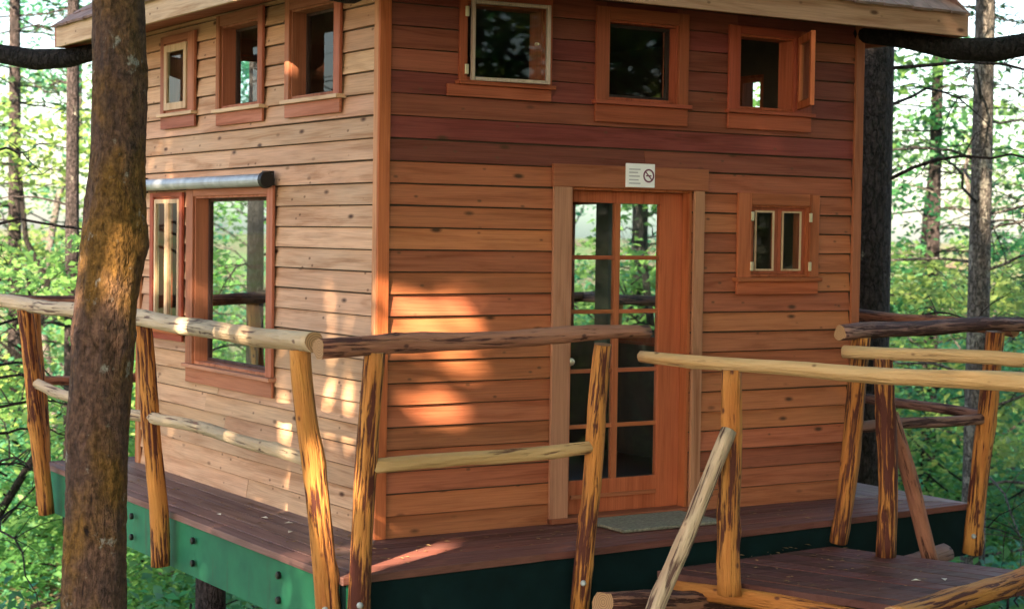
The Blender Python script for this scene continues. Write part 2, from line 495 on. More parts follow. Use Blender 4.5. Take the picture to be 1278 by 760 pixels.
def wall_point(side, a, d, z):
    """a along the wall, d inward from the outer face"""
    return {'f': (a, d, z), 'l': (d, a, z), 'r': (LX - d, a, z), 'b': (a, LY - d, z)}[side]


def wbox(mb, side, a0, a1, d0, d1, z0, z1):
    P = [wall_point(side, a, d, z) for z in (z0, z1) for a, d in ((a0, d0), (a1, d0), (a1, d1), (a0, d1))]
    if side in 'lb':
        P = [P[i] for i in (0, 3, 2, 1, 4, 7, 6, 5)]
    return mb.hexa(P)


def wall(side, length, holes, colf):
    mb = MB()
    xs = sorted({0.0, length} | {h[0] for h in holes} | {h[1] for h in holes})
    zs = sorted({0.0, HZ} | {h[2] for h in holes} | {h[3] for h in holes})
    lo, hi = (0.024, length - 0.024) if side in 'fb' else (0.14, length - 0.14)
    for i in range(len(xs) - 1):
        for j in range(len(zs) - 1):
            cx, cz = (xs[i] + xs[i + 1]) / 2, (zs[j] + zs[j + 1]) / 2
            if any(h[0] < cx < h[1] and h[2] < cz < h[3] for h in holes): continue
            a0, a1 = max(lo, xs[i]), min(hi, xs[i + 1])
            if a1 > a0: wbox(mb, side, a0, a1, 0.026, 0.13, zs[j], zs[j + 1])
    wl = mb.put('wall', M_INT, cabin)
    mat = WX if side in 'fb' else WY
    nk = int(math.ceil(HZ / C))
    lo, hi = 0.062, length - 0.062
    for k in range(nk):
        z0, z1 = k * C + 0.001, min(HZ, (k + 1) * C) - (0.005 if side == 'f' and k >= 18 else rng.uniform(0.0065, 0.0095))
        pieces = [(lo, hi, z0, z1)]
        for (h0, h1, hz0, hz1) in holes:
            nxt = []
            for (a0, a1, p0, p1) in pieces:
                if h1 <= a0 or h0 >= a1 or hz1 <= p0 or hz0 >= p1: nxt.append((a0, a1, p0, p1)); continue
                if h0 > a0: nxt.append((a0, h0, p0, p1))
                if h1 < a1: nxt.append((h1, a1, p0, p1))
                m0, m1 = max(a0, h0), min(a1, h1)
                if hz0 > p0 + 0.012: nxt.append((m0, m1, p0, hz0))
                if hz1 < p1 - 0.012: nxt.append((m0, m1, hz1, p1))
            pieces = nxt
        flush = 0.55 if (side == 'f' and k >= 18) else 1.0
        # long runs are butted from two boards here and there
        out = []
        for (a0, a1, p0, p1) in pieces:
            if a1 - a0 > 2.2 and rng.random() < 0.5:
                s = a0 + (a1 - a0) * rng.uniform(0.3, 0.7); out += [(a0, s - 0.001, p0, p1), (s + 0.001, a1, p0, p1)]
            else: out.append((a0, a1, p0, p1))
        for (a0, a1, p0, p1) in out:
            prof = lambda z: 0.021 * flush * (z - k * C) / C
            w0 = rng.uniform(-0.0015, 0.0015)
            e = [rng.uniform(-0.003, 0.003) for _ in range(2)]
            mb = MB()
            P = [wall_point(side, a0, prof(p0) + w0, p0 + e[0]), wall_point(side, a1, prof(p0) - w0, p0 + e[1]), wall_point(side, a1, 0.0255, p0 + e[1]), wall_point(side, a0, 0.0255, p0 + e[0]),
                 wall_point(side, a0, prof(p1) + w0, p1), wall_point(side, a1, prof(p1) - w0, p1), wall_point(side, a1, 0.0255, p1), wall_point(side, a0, 0.0255, p1)]
            if side in 'lb': P = [P[i] for i in (0, 3, 2, 1, 4, 7, 6, 5)]
            mb.hexa(P)
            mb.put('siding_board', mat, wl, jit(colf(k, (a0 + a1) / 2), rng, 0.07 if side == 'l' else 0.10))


def mixc(a, b, t): return tuple(x + (y - x) * t for x, y in zip(a, b))


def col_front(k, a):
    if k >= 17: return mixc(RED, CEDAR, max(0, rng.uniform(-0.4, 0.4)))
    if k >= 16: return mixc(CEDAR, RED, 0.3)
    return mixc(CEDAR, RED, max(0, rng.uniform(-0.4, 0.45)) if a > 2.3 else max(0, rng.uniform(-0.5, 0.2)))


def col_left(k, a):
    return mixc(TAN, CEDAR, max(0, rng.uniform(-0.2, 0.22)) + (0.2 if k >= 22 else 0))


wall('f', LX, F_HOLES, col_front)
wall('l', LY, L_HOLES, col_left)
wall('r', LY, R_HOLES, lambda k, a: mixc(CEDAR, RED, rng.random() * 0.5))
wall('b', LX, B_HOLES, lambda k, a: mixc(CEDAR, TAN, rng.random() * 0.5))

# corner boards
for (x, y, sx, sy) in ((0, 0, 1, 1), (LX, 0, -1, 1), (0, LY, 1, -1), (LX, LY, -1, -1)):
    o = 0.014
    mb = MB()
    a = sorted((x - sx * o, x + sx * 0.061)); b = sorted((y - sy * o, y + sy * 0.0))
    mb.box(a[0], a[1], b[0], b[1] + (0.008 if sy > 0 else 0), 0.0, HZ) if sy > 0 else mb.box(a[0], a[1], b[0] - 0.008, b[1], 0.0, HZ)
    mb.put('corner_board', TZ, cabin, TRIMO if x == 0 else mixc(CEDAR, RED, 0.5), bev=0.003)
    mb = MB(); a = sorted((x - sx * o, x + sx * 0.008)); b = sorted((y + sy * 0.009, y + sy * 0.061))
    mb.box(a[0], a[1], b[0], b[1], 0.0, HZ)
    mb.put('corner_board', TZ, cabin, mixc(TRIMO, PALE, 0.35) if x == 0 else mixc(CEDAR, RED, 0.5), bev=0.003)

# interior
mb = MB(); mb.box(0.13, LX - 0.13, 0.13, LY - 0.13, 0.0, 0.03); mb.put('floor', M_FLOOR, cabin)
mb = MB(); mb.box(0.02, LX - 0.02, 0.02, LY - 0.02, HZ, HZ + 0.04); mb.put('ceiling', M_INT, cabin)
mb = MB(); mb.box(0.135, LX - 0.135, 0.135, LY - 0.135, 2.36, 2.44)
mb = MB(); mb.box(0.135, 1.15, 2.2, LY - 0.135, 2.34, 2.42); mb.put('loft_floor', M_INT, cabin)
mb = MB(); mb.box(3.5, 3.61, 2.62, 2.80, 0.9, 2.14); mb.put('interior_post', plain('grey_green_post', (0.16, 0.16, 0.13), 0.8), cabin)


def wpart(name, side, a0, a1, d0, d1, z0, z1, parent, color, mat=None, bev=0.003):
    mb = MB(); wbox(mb, side, a0, a1, d0, d1, z0, z1)
    if mat is None:
        horiz = (a1 - a0) > (z1 - z0)
        mat = (TX if side in 'fb' else TY) if horiz else TZ
    return mb.put(name, mat, parent, color, bev=bev)


def window(side, hole, label, casing=(0.07, 0.07, 0.07, 0.09), colr=TRIMR, recess=0.09, sashes=1, sash_col=TRIMR, sash_w=0.028, apron=True,
           jamb=True, sill_col=None, glass=True, sash_d=None, apron_ext=(0.0, 0.0)):
    """casing widths: near end, far end, top, apron height"""
    a0, a1, z0, z1 = hole
    cn, cf, ct, ca = casing
    mb = MB()                                     # the frame lining the opening is the window part itself
    t = 0.018
    wbox(mb, side, a0 + 0.0005, a0 + t, -0.004, 0.131, z0 + 0.0005, z1 - 0.0005); wbox(mb, side, a1 - t, a1 - 0.0005, -0.004, 0.131, z0 + 0.0005, z1 - 0.0005)
    wbox(mb, side, a0 + t, a1 - t, -0.004, 0.131, z1 - t, z1 - 0.0005); wbox(mb, side, a0 + t, a1 - t, -0.004, 0.131, z0 + 0.0005, z0 + t)
    wn = mb.put('window', TZ, cabin, colr)
    wn['label'] = label
    if cn: wpart('casing', side, a0 - cn, a0 + 0.004, -0.024, -0.003, z0 - 0.004, z1 + ct, wn, jit(colr, rng))
    if cf: wpart('casing', side, a1 - 0.004, a1 + cf, -0.024, -0.003, z0 - 0.004, z1 + ct, wn, jit(colr, rng))
    if ct: wpart('casing', side, a0 + 0.005, a1 - 0.005, -0.023, -0.003, z1 - 0.004, z1 + ct, wn, jit(colr, rng))
    wpart('sill', side, a0 - cn - 0.015, a1 + cf + 0.015, -0.05, 0.02, z0 - 0.03, z0 - 0.005, wn, sill_col or jit(colr, rng))
    if apron:
        wpart('apron', side, a0 - cn - apron_ext[0], a1 + cf + apron_ext[1], -0.021, -0.003, z0 - 0.031 - ca, z0 - 0.031, wn, jit(colr, rng))
    d = recess if sash_d is None else sash_d
    n = sashes
    ia0, ia1, iz0, iz1 = a0 + t + 0.002, a1 - t - 0.002, z0 + t + 0.002, z1 - t - 0.002
    wd = (ia1 - ia0) / n if n else 0
    for i in range(n):
        s0, s1 = ia0 + i * wd + 0.002, ia0 + (i + 1) * wd - 0.002
        mb = MB(); q = sash_w
        wbox(mb, side, s0, s0 + q, d, d + 0.03, iz0, iz1); wbox(mb, side, s1 - q, s1, d, d + 0.03, iz0, iz1)
        wbox(mb, side, s0 + q, s1 - q, d + 0.001, d + 0.029, iz0, iz0 + q); wbox(mb, side, s0 + q, s1 - q, d + 0.001, d + 0.029, iz1 - q, iz1)
        mb.put('sash', TZ, wn, jit(sash_col, rng, 0.06))
        if glass:
            wpart('pane', side, s0 + q - 0.004, s1 - q + 0.004, d + 0.012, d + 0.016, iz0 + q - 0.004, iz1 - q + 0.004, wn, None, M_GLASS, bev=0)
    return wn


# front upper windows
w1 = window('f', F_HOLES[0], 'upper window with pale-edged sash standing slightly ajar', (0.045, 0.05, 0.07, 0.07), sashes=0, apron_ext=(0.08, 0))
window('f', F_HOLES[1], 'dark square upper window with wide red casing', (0.095, 0.075, 0.075, 0.11), recess=0.06, sash_w=0.02, sash_col=(0.03, 0.02, 0.02))
w3 = window('f', F_HOLES[2], 'upper window with its sash swung open', (0.09, 0.15, 0.05, 0.10), sashes=0)
w4 = window('f', F_HOLES[4], 'small twin-sash window beside the door', (0.11, 0.08, 0.075, 0.085), recess=0.015, sashes=2, sash_w=0.03, sash_col=TRIMR, colr=mixc(TRIMR, TRIMO, 0.3))
for i, (s0, s1) in enumerate(((2.83, 2.995), (3.065, 3.235))):          # pale glazing bead
    mb = MB(); q = 0.012
    for args in ((s0, s0 + q, 1.57, 1.97), (s1 - q, s1, 1.57, 1.97), (s0 + q, s1 - q, 1.57, 1.582), (s0 + q, s1 - q, 1.958, 1.97)):
        wbox(mb, 'f', args[0], args[1], 0.006, 0.0145, args[2], args[3])
    mb.put('glazing_bead', TZ, w4, PALE)
for hx in (2.775, 3.285):
    for hz in (1.60, 1.93):
        wpart('hinge', 'f', hx - 0.012, hx + 0.012, -0.034, -0.0245, hz - 0.03, hz + 0.03, w4, None, M_BRASS)


def swung_sash(wn, hinge, ang, width, z0, z1, q, colr, hinge_left=True):
    """sash hinged on a vertical axis, swung outward by ang"""
    sgn = 1 if hinge_left else -1
    dx = Vector((sgn * math.cos(ang), -math.sin(ang), 0)); nz = Vector((0, 0, 1)); dn = dx.cross(nz)
    def hx(mb, u0, u1, t0, t1, a, b):
        P = [Vector(hinge) + dx * u + dn * t + nz * z for z in (a, b) for u, t in ((u0, t0), (u1, t0), (u1, t1), (u0, t1))]
        mb.hexa(P)
    mb = MB()
    hx(mb, 0, q, -0.015, 0.015, z0, z1); hx(mb, width - q, width, -0.015, 0.015, z0, z1)
    hx(mb, q, width - q, -0.014, 0.014, z0, z0 + q); hx(mb, q, width - q, -0.014, 0.014, z1 - q, z1)
    mb.put('sash', TZ, wn, colr, bev=0.004)
    mb = MB(); hx(mb, q - 0.004, width - q + 0.004, -0.003, 0.003, z0 + q - 0.004, z1 - q + 0.004)
    mb.put('pane', M_GLASS, wn)


swung_sash(w1, (0.585, -0.035, 0), math.radians(7), 0.52, 2.695, 3.17, 0.022, (0.42, 0.33, 0.29))
mb = MB(); mb.tube([(1.0, -0.10, 2.93), (1.0, -0.125, 2.93)], [0.012, 0.008], 8); mb.put('catch', M_BRASS, w1)
for hz in (2.76, 3.1):
    wpart('hinge', 'f', 0.545, 0.57, -0.036, -0.0245, hz - 0.03, hz + 0.03, w1, None, M_BRASS)
swung_sash(w3, (3.16, -0.03, 0), math.radians(59), 0.45, 2.65, 3.13, 0.05, TRIMO, False)
# left wall windows
window('l', L_HOLES[0], 'upper left-wall window nearest the corner', (0.08, 0.06, 0.07, 0.085), colr=TRIML, sill_col=PALE, sash_w=0.018, sash_col=(0.05, 0.03, 0.03))
window('l', L_HOLES[1], 'middle upper left-wall window', (0.07, 0.06, 0.07, 0.085), colr=TRIML, sill_col=PALE, sash_w=0.018, sash_col=(0.05, 0.03, 0.03))
window('l', L_HOLES[2], 'upper left-wall window with pale sash beside the tree', (0.12, 0.06, 0.05, 0.085), colr=TRIML, sill_col=PALE, sash_w=0.05, sash_col=PALE, sash_d=-0.028)
window('l', L_HOLES[3], 'large lower left-wall window with deep red jamb', (0.09, 0.12, 0.05, 0.105), colr=TRIML, sill_col=mixc(TRIMR, PALE, 0.4), sash_w=0.02, sash_col=(0.06, 0.03, 0.03))
window('l', L_HOLES[4], 'narrow casement of two pale sashes beside the tree', (0.05, 0.06, 0.03, 0.05), sashes=2, sash_w=0.03, sash_col=PALE, sash_d=-0.02, sill_col=TRIMO)
# far-side windows seen through the rooms
window('r', R_HOLES[0], 'wide window in the far right wall', sashes=2, sash_w=0.05)
window('r', R_HOLES[1], 'upper window in the far right wall', sashes=1)
window('b', B_HOLES[0], 'tall window in the back wall', sashes=1)
window('b', B_HOLES[1], 'upper window in the back wall', sashes=1)

# door
dm = MB()
wbox(dm, 'f', 1.2405, 1.26, -0.004, 0.131, 0.001, 2.0895); wbox(dm, 'f', 2.265, 2.2845, -0.004, 0.131, 0.001, 2.0895); wbox(dm, 'f', 1.26, 2.265, -0.004, 0.131, 2.07, 2.0895)
dframe = dm.put('door_frame', TZ, cabin, DOORC)
wpart('casing', 'f', 1.20, 1.335, -0.026, -0.0035, 0.0, 2.085, dframe, mixc(CEDAR, PALE, 0.35))
wpart('casing', 'f', 2.295, 2.375, -0.026, -0.0035, 0.0, 2.085, dframe, mixc(CEDAR, PALE, 0.3))
wpart('casing', 'f', 1.19, 2.40, -0.03, -0.0035, 2.0865, 2.225, dframe, mixc(CEDAR, RED, 0.45))
wpart('threshold', 'f', 1.2, 2.37, -0.05, 0.13, 0.002, 0.035, dframe, mixc(CEDAR, RED, 0.6))
D0, D1 = 0.066, 0.108
dr = MB()
wbox(dr, 'f', 1.262, 1.402, D0, D1, 0.036, 2.068); wbox(dr, 'f', 2.085, 2.263, D0, D1, 0.036, 2.068)
wbox(dr, 'f', 1.402, 2.085, D0 + 0.001, D1 - 0.001, 1.994, 2.068); wbox(dr, 'f', 1.402, 2.085, D0 + 0.001, D1 - 0.001, 0.036, 0.245)
door = dr.put('door', TZ, cabin, DOORC, bev=0.003)
door['label'] = 'reddish ten-pane glazed wooden door'
wpart('muntin', 'f', 1.728, 1.772, D0 + 0.004, D1 - 0.004, 0.2455, 1.9935, door, mixc(DOORC, CEDAR, 0.4))
zs = [0.245, 0.584, 0.934, 1.308, 1.65, 1.994]
for z in zs[1:-1]:
    for a in ((1.4025, 1.7275), (1.7725, 2.0845)):
        wpart('muntin', 'f', a[0], a[1], D0 + 0.006, D1 - 0.006, z - 0.013, z + 0.013, door, mixc(DOORC, CEDAR, 0.4))
for i in range(5):
    for a in ((1.402, 1.728), (1.772, 2.085)):
        wpart('pane', 'f', a[0], a[1], 0.084, 0.088, zs[i] + (0.013 if i else 0), zs[i + 1] - (0.013 if i < 4 else 0), door, None, M_GLASS, bev=0)
wpart('bottom_moulding', 'f', 1.41, 2.08, D0 - 0.012, D0 + 0.0005, 0.13, 0.155, door, CEDAR)
mb = MB(); mb.tube([(1.368, 0.066, 1.0), (1.368, 0.03, 1.0), (1.368, 0.02, 1.0), (1.368, 0.0, 1.0)], [0.012, 0.012, 0.026, 0.02], 12); mb.put('knob', M_BRASS, door, smooth=True)

# roof
OV, ZB, ZT = 0.5, 3.175, 3.335
ex0, ex1, ey0, ey1 = -OV, LX + OV, -OV, LY + OV
RIDGE = 1.75
apex = [(LX / 2, LY / 2 - 0.1), (LX / 2, LY / 2 + 0.1)]
mb = MB()
mb.v = [(ex0, ey0, ZT), (ex1, ey0, ZT), (ex1, ey1, ZT), (ex0, ey1, ZT), (*apex[0], ZT + RIDGE), (*apex[1], ZT + RIDGE)]
mb.f = [(0, 1, 4), (1, 2, 5, 4), (2, 3, 5), (3, 0, 4, 5)]
roof = mb.put('roof', M_SHINGLE, cabin)
# soffit: four sloping strips of boards from fascia up to the wall head
mb = MB()
for a, b, c, d in ((((ex0 + .03), (ey0 + .03)), ((ex1 - .03), (ey0 + .03)), (LX, 0), (0, 0)), (((ex1 - .03), (ey0 + .03)), ((ex1 - .03), (ey1 - .03)), (LX, LY), (LX, 0)),
                   (((ex1 - .03), (ey1 - .03)), ((ex0 + .03), (ey1 - .03)), (0, LY), (LX, LY)), (((ex0 + .03), (ey1 - .03)), ((ex0 + .03), (ey0 + .03)), (0, 0), (0, LY))):
    n = len(mb.v)
    mb.v += [(*a, ZB + 0.03), (*b, ZB + 0.03), (*c, HZ - 0.005), (*d, HZ - 0.005)]
    mb.f.append((n, n + 1, n + 2, n + 3))
mb.put('soffit', TX, cabin, mixc(CEDAR, RED, 0.4))
for nm, args, mt, cc in (('fascia', (ex0, ex1, ey0, ey0 + 0.03, ZB, ZT - 0.003), WX, mixc(CEDAR, (0.3, 0.25, 0.19), 0.5)), ('fascia', (ex0, ex1, ey1 - 0.03, ey1, ZB, ZT - 0.003), WX, CEDAR),
                     ('fascia', (ex0, ex0 + 0.03, ey0 + 0.031, ey1 - 0.031, ZB, ZT - 0.003), WY, PALE), ('fascia', (ex1 - 0.03, ex1, ey0 + 0.031, ey1 - 0.031, ZB, ZT - 0.003), WY, CEDAR)):
    mb = MB(); mb.box(*args); mb.put(nm, mt, roof, cc, bev=0.004)
# shingles, five lowest courses on the four slopes
sh = {}
for wdt in (0.11, 0.14, 0.17):
    mb = MB(); mb.hexa([(-wdt / 2, 0, 0.004), (wdt / 2, 0, 0.004), (wdt / 2, 0.30, 0.002), (-wdt / 2, 0.30, 0.002), (-wdt / 2, 0, 0.022), (wdt / 2, 0, 0.022), (wdt / 2, 0.30, 0.006), (-wdt / 2, 0.30, 0.006)])
    sh[wdt] = mesh('shingle', mb.v, mb.f); sh[wdt].materials.append(M_SHINGLE)
slopes = [((ex0, ey0), (ex1, ey0), LY / 2 - 0.1 + OV), ((ex1, ey0), (ex1, ey1), LX / 2 + OV), ((ex0, ey1), (ex0, ey0), LX / 2 + OV)]
for a, b, run in slopes:
    A, B = Vector((*a, 0)), Vector((*b, 0)); u = (B - A).normalized(); n = Vector((-u.y, u.x, 0))
    sl_ = math.atan2(RIDGE, run); up = (n * math.cos(sl_) + Vector((0, 0, math.sin(sl_)))); nn = u.cross(up)
    L = (B - A).length
    for cidx in range(3):
        inset = cidx * 0.17 * math.cos(sl_)
        s = inset + 0.02
        while s < L - inset - 0.1:
            wdt = rng.choice((0.11, 0.14, 0.17))
            p = A + u * (s + wdt / 2) + up * (cidx * 0.17 - 0.035 + rng.uniform(-0.008, 0.008)) + Vector((0, 0, ZT + 0.002)) + nn * 0.004 * (3 - cidx) * 0
            mw = Matrix((u, up, nn)).transposed().to_4x4(); mw.translation = p
            put('shingle', sh[wdt], None, roof, mw)
            s += wdt + 0.006
# curved limbs used as hip rafters, standing out past the roof corners
for (cx, cy, sx, sy) in ((LX, 0, 1, -1), (0, LY, -1, 1), (0, 0, -1, -1), (LX, LY, 1, 1)):
    pts = [(cx + sx * t, cy + sy * t, z) for t, z in ((-0.05, 3.20), (0.2, 3.16), (0.42, 3.095), (0.62, 3.085), (0.85, 3.14), (1.1, 3.23), (1.5, 3.30), (1.9, 3.42))]
    mb = MB(); mb.tube(pts, [0.05, 0.06, 0.075, 0.085, 0.075, 0.06, 0.055, 0.04], 10)
    mb.put('hip_rafter', M_DARKLIMB, cabin, smooth=True)

# rolled awning over the large window
aw = empty('rolled_awning', (-0.06, 2.55, 2.08))
tag(aw, 'rolled grey metal awning tube above the large left-wall window', 'awning')
mb = MB(); mb.tube([(-0.075, 1.42, 2.115), (-0.075, 3.82, 2.115)], [0.042, 0.042], 16); mb.put('roller', M_STEEL, aw, smooth=False)
mb = MB(); mb.tube([(-0.075, 1.385, 2.115), (-0.075, 1.419, 2.115)], [0.05, 0.056], 16); mb.put('end_cap', M_IRON, aw)
for y in (1.44, 3.7):
    mb = MB(); mb.box(-0.075, -0.003, y, y + 0.03, 2.16, 2.175); mb.box(-0.012, -0.003, y, y + 0.03, 2.06, 2.16); mb.put('bracket', M_IRON, aw)

# no-smoking plaque above the door
sg = MB(); sg.box(1.729, 1.955, -0.040, -0.031, 2.095, 2.245)
sign = sg.put('no_smoking_sign', M_WHITE, bev=0.003)
tag(sign, 'small white no-smoking plaque above the glazed door', 'sign')
mb = MB(); K = 28; r0, r1 = 0.033, 0.043; c0 = (1.905, 2.17)
for i in range(K):
    g0, g1 = 2 * math.pi * i / K, 2 * math.pi * (i + 1) / K
    P = []
    for y in (-0.0425, -0.0402):
        P += [(c0[0] + r * math.cos(g), y, c0[1] + r * math.sin(g)) for r, g in ((r0, g0), (r1, g0), (r1, g1), (r0, g1))]
    mb.hexa(P)
c45 = math.sqrt(0.5)
P = []
for y in (-0.0425, -0.0402):
    P += [(c0[0] + (u * c45 + v * c45), y, c0[1] + (-u * c45 + v * c45)) for u, v in ((-0.034, -0.004), (0.034, -0.004), (0.034, 0.004), (-0.034, 0.004))]
mb.hexa(P)
mb.put('prohibition_ring', M_INK, sign)
mb = MB(); mb.box(1.884, 1.926, -0.0418, -0.0402, 2.166, 2.174); mb.put('cigarette_mark', M_INK, sign)
for z, x1 in ((2.208, 1.84), (2.188, 1.82), (2.165, 1.835), (2.142, 1.825), (2.12, 1.84)):
    mb = MB(); mb.box(1.752, x1, -0.0416, -0.0402, z - 0.004, z + 0.004); mb.put('printed_line', M_GREYINK, sign)

# ------------------------------------------------------------------ deck
DQ = [(-0.68, -0.93), (4.28, -0.60), (4.35, 4.25), (-0.64, 4.25)]
deck = empty('deck', (1.8, 1.7, -0.36))
tag(deck, 'plank deck with green painted skirt carrying the cabin', 'deck')


def planks(parent, region, axis, start, width, count, lo, hi, z0, z1, colr, mat, gap=0.010, name='plank'):
    for i in range(count):
        a0, a1 = start + i * width + gap / 2, start + (i + 1) * width - gap / 2
        poly = [(lo, a0), (hi, a0), (hi, a1), (lo, a1)] if axis == 0 else [(a0, lo), (a1, lo), (a1, hi), (a0, hi)]
        poly = clip_to(poly, region)
        if len(poly) < 3: continue
        dz = rng.uniform(-0.002, 0.002)
        mb = MB(); mb.prism(poly, z0 + dz, z1 + dz)
        mb.put(name, mat, parent, jit(colr, rng, 0.22), bev=0.003)


IN = [(0.02, 0.02), (LX - 0.02, 0.02), (LX - 0.02, LY - 0.02), (0.02, LY - 0.02)]
planks(deck, [DQ[0], DQ[1], IN[1], IN[0]], 0, -0.98, 0.142, 8, -1, 5, -0.042, -0.001, DECK, DX)
planks(deck, [DQ[1], DQ[2], IN[2], IN[1]], 1, LX - 0.02, 0.142, 5, -1.5, 5, -0.042, -0.001, mixc(DECK, (0.3, 0.24, 0.23), 0.5), DY)
planks(deck, [DQ[2], DQ[3], IN[3], IN[2]], 0, LY - 0.02, 0.142, 3, -1, 5, -0.042, -0.001, DECK, DX)
planks(deck, [DQ[3], DQ[0], IN[0], IN[3]], 1, -0.70, 0.142, 6, -1.5, 5, -0.042, -0.001, mixc(DECK, (0.3, 0.22, 0.21), 0.35), DY)


def skirt(p, q, z0, z1, th, mat, inset=0.02):
    P, Q = Vector((*p, 0)), Vector((*q, 0)); u = (Q - P).normalized(); n = Vector((-u.y, u.x, 0))
    a = P + u * inset + n * inset; b = Q - u * inset + n * inset
    mb = MB(); mb.hexa([a + Vector((0, 0, z0)), b + Vector((0, 0, z0)), b + n * th + Vector((0, 0, z0)), a + n * th + Vector((0, 0, z0)),
                        a + Vector((0, 0, z1)), b + Vector((0, 0, z1)), b + n * th + Vector((0, 0, z1)), a + n * th + Vector((0, 0, z1))])
    return mb.put('skirt_board', mat, deck)


SKB = -0.36
skirt(DQ[0], DQ[1], SKB, -0.043, 0.05, M_TEAL)
skirt(DQ[1], DQ[2], SKB, -0.043, 0.05, M_TEAL, 0.022)
skirt(DQ[2], DQ[3], SKB, -0.043, 0.05, M_TEAL)
skirt(DQ[3], DQ[0], SKB, -0.043, 0.05, M_GREEN, 0.022)
for y in (3.2, 2.22, 1.15, -0.1):
    for z in (-0.13, -0.27):
        mb = MB(); mb.tube([(-0.655, y, z), (-0.672, y, z), (-0.676, y, z)], [0.022, 0.022, 0.014], 8); mb.put('bolt', M_IRON, deck)
for y in np.arange(-0.45, 4.0, 0.6):
    mb = MB(); mb.box(-0.55, 4.2, y, y + 0.05, -0.28, -0.045); mb.put('joist', M_INT, deck)
for x in (0.3, 3.3):
    mb = MB(); mb.box(x, x + 0.12, -0.55, 4.15, -0.52, -0.281); mb.put('beam', M_INT, deck)
for x, y in ((0.36, 0.6), (3.36, 0.6), (0.36, 3.3), (3.36, 3.3)):
    mb = MB(); mb.tube([(x, y, ground_z(x, y) - 0.3), (x, y, -1.5), (x, y, -0.521)], [0.14, 0.12, 0.11], 12); mb.put('support_post', M_BARK2, deck, smooth=True)

mb = MB(); mb.box(1.42, 2.2, -0.50, -0.04, 0.002, 0.022)
tag(mb.put('door_mat', M_MAT, bev=0.006), 'grey bristle door mat on the deck below the glazed door', 'mat')

# ------------------------------------------------------------------ logs
def log(name, p0, p1, r0, r1, mat, parent, seed, sides=14, bend=0.012, rough=0.05, rings=None):
    P0, P1 = Vector(p0), Vector(p1); L = (P1 - P0).length
    rg = random.Random(seed); K = rings or max(8, int(L / 0.085))
    ph = [rg.uniform(0, 6.28) for _ in range(8)]
    bumps = [(rg.random(), rg.uniform(0, 6.28), rg.uniform(0.10, 0.24)) for _ in range(int(3 + L * 2.5))]
    v, f = [], []
    for i in range(K + 1):
        t = i / K; z = t * L
        r = r0 + (r1 - r0) * t
        ox = bend * (math.sin(2.1 * z + ph[0]) + 0.5 * math.sin(4.7 * z + ph[1])) * min(1, L)
        oy = bend * (math.sin(1.9 * z + ph[2]) + 0.5 * math.sin(5.1 * z + ph[3])) * min(1, L)
        for j in range(sides):
            g = 2 * math.pi * j / sides
            k = 1 + rough * (math.sin(3 * g + ph[4] + 0.9 * z) + 0.8 * math.sin(5 * g + ph[5] - 2 * z) + 0.6 * math.sin(7 * z + 2 * g + ph[6])) + rough * rg.uniform(-0.5, 0.5)
            for (bt, bg, ba) in bumps:
                dd = ((t - bt) * L / 0.05) ** 2 + ((math.cos(g - bg) - 1) * 5) ** 2
                if dd < 6: k += ba * math.exp(-dd)
            v.append((ox + r * k * math.cos(g), oy + r * k * math.sin(g), z))
    for i in range(K):
        for j in range(sides):
            a = i * sides + j; b = i * sides + (j + 1) % sides
            f.append((a, b, b + sides, a + sides))
    f.append(tuple(reversed(range(sides)))); f.append(tuple(K * sides + j for j in range(sides)))
    me = mesh(name, v, f, True)
    me.polygons[-1].use_smooth = False; me.polygons[-2].use_smooth = False
    mw = (P1 - P0).to_track_quat('Z', 'Y').to_matrix().to_4x4(); mw.translation = P0
    me.materials.append(mat); me.materials.append(M_END)
    me.polygons[-1].material_index = 1; me.polygons[-2].material_index = 1
    return put(name, me, mat, parent, mw)


def along(p, q, z):
    """point on p->q at height z"""
    t = (z - p[2]) / (q[2] - p[2]); return tuple(p[i] + (q[i] - p[i]) * t for i in range(3))


def lean_post(base, top, r0, r1, mat, parent, seed, zlow=-0.34, zhigh=1.185):
    return log('post', along(base, top, zlow), along(base, top, zhigh), r0, r1, mat, parent, seed)


rl = empty('log_railing', (-0.75, 1.6, -0.3)); tag(rl, 'log railing on the left deck edge with pale top rail passing behind the near trunk', 'railing', 'deck railings')
lean_post((-0.75, 3.843, -0.09), (-0.905, 3.843, 1.193), 0.058, 0.062, M_CRACK, rl, 1)
lean_post((-0.75, 1.51, -0.16), (-0.856, 1.51, 1.125), 0.058, 0.055, M_ORANGE, rl, 2)
lean_post((-0.75, -0.851, 0.017), (-0.882, -0.851, 1.166), 0.068, 0.052, M_CRACK, rl, 3, -0.42)
log('top_rail', (-0.895, -1.02, 1.222), (-0.91, 4.75, 1.232), 0.052, 0.050, M_PALE, rl, 4, bend=0.008, rough=0.035)
log('mid_rail', (-0.80, -0.83, 0.60), (-0.80, 1.56, 0.615), 0.036, 0.036, M_PALE, rl, 5)
log('mid_rail', (-0.80, 1.44, 0.60), (-0.82, 3.9, 0.62), 0.036, 0.038, M_PALE, rl, 6)

rf = empty('log_railing', (0.2, -1.0, -0.3)); tag(rf, 'log railing on the front deck edge with brown bark top rail left of the door', 'railing', 'deck railings')
lean_post((-0.625, -1.024, 0.035), (-0.625, -1.162, 1.2), 0.058, 0.054, M_CRACK, rf, 11, -0.42)
lean_post((0.841, -0.921, -0.088), (0.841, -1.094, 1.208), 0.054, 0.052, M_ORANGE, rf, 12, -0.33)
log('top_rail', (-0.955, -1.175, 1.222), (1.13, -1.10, 1.242), 0.055, 0.036, M_BROWN, rf, 13, rough=0.08)
log('mid_rail', (-0.62, -1.095, 0.605), (0.83, -1.005, 0.60), 0.038, 0.036, M_GOLD, rf, 14)

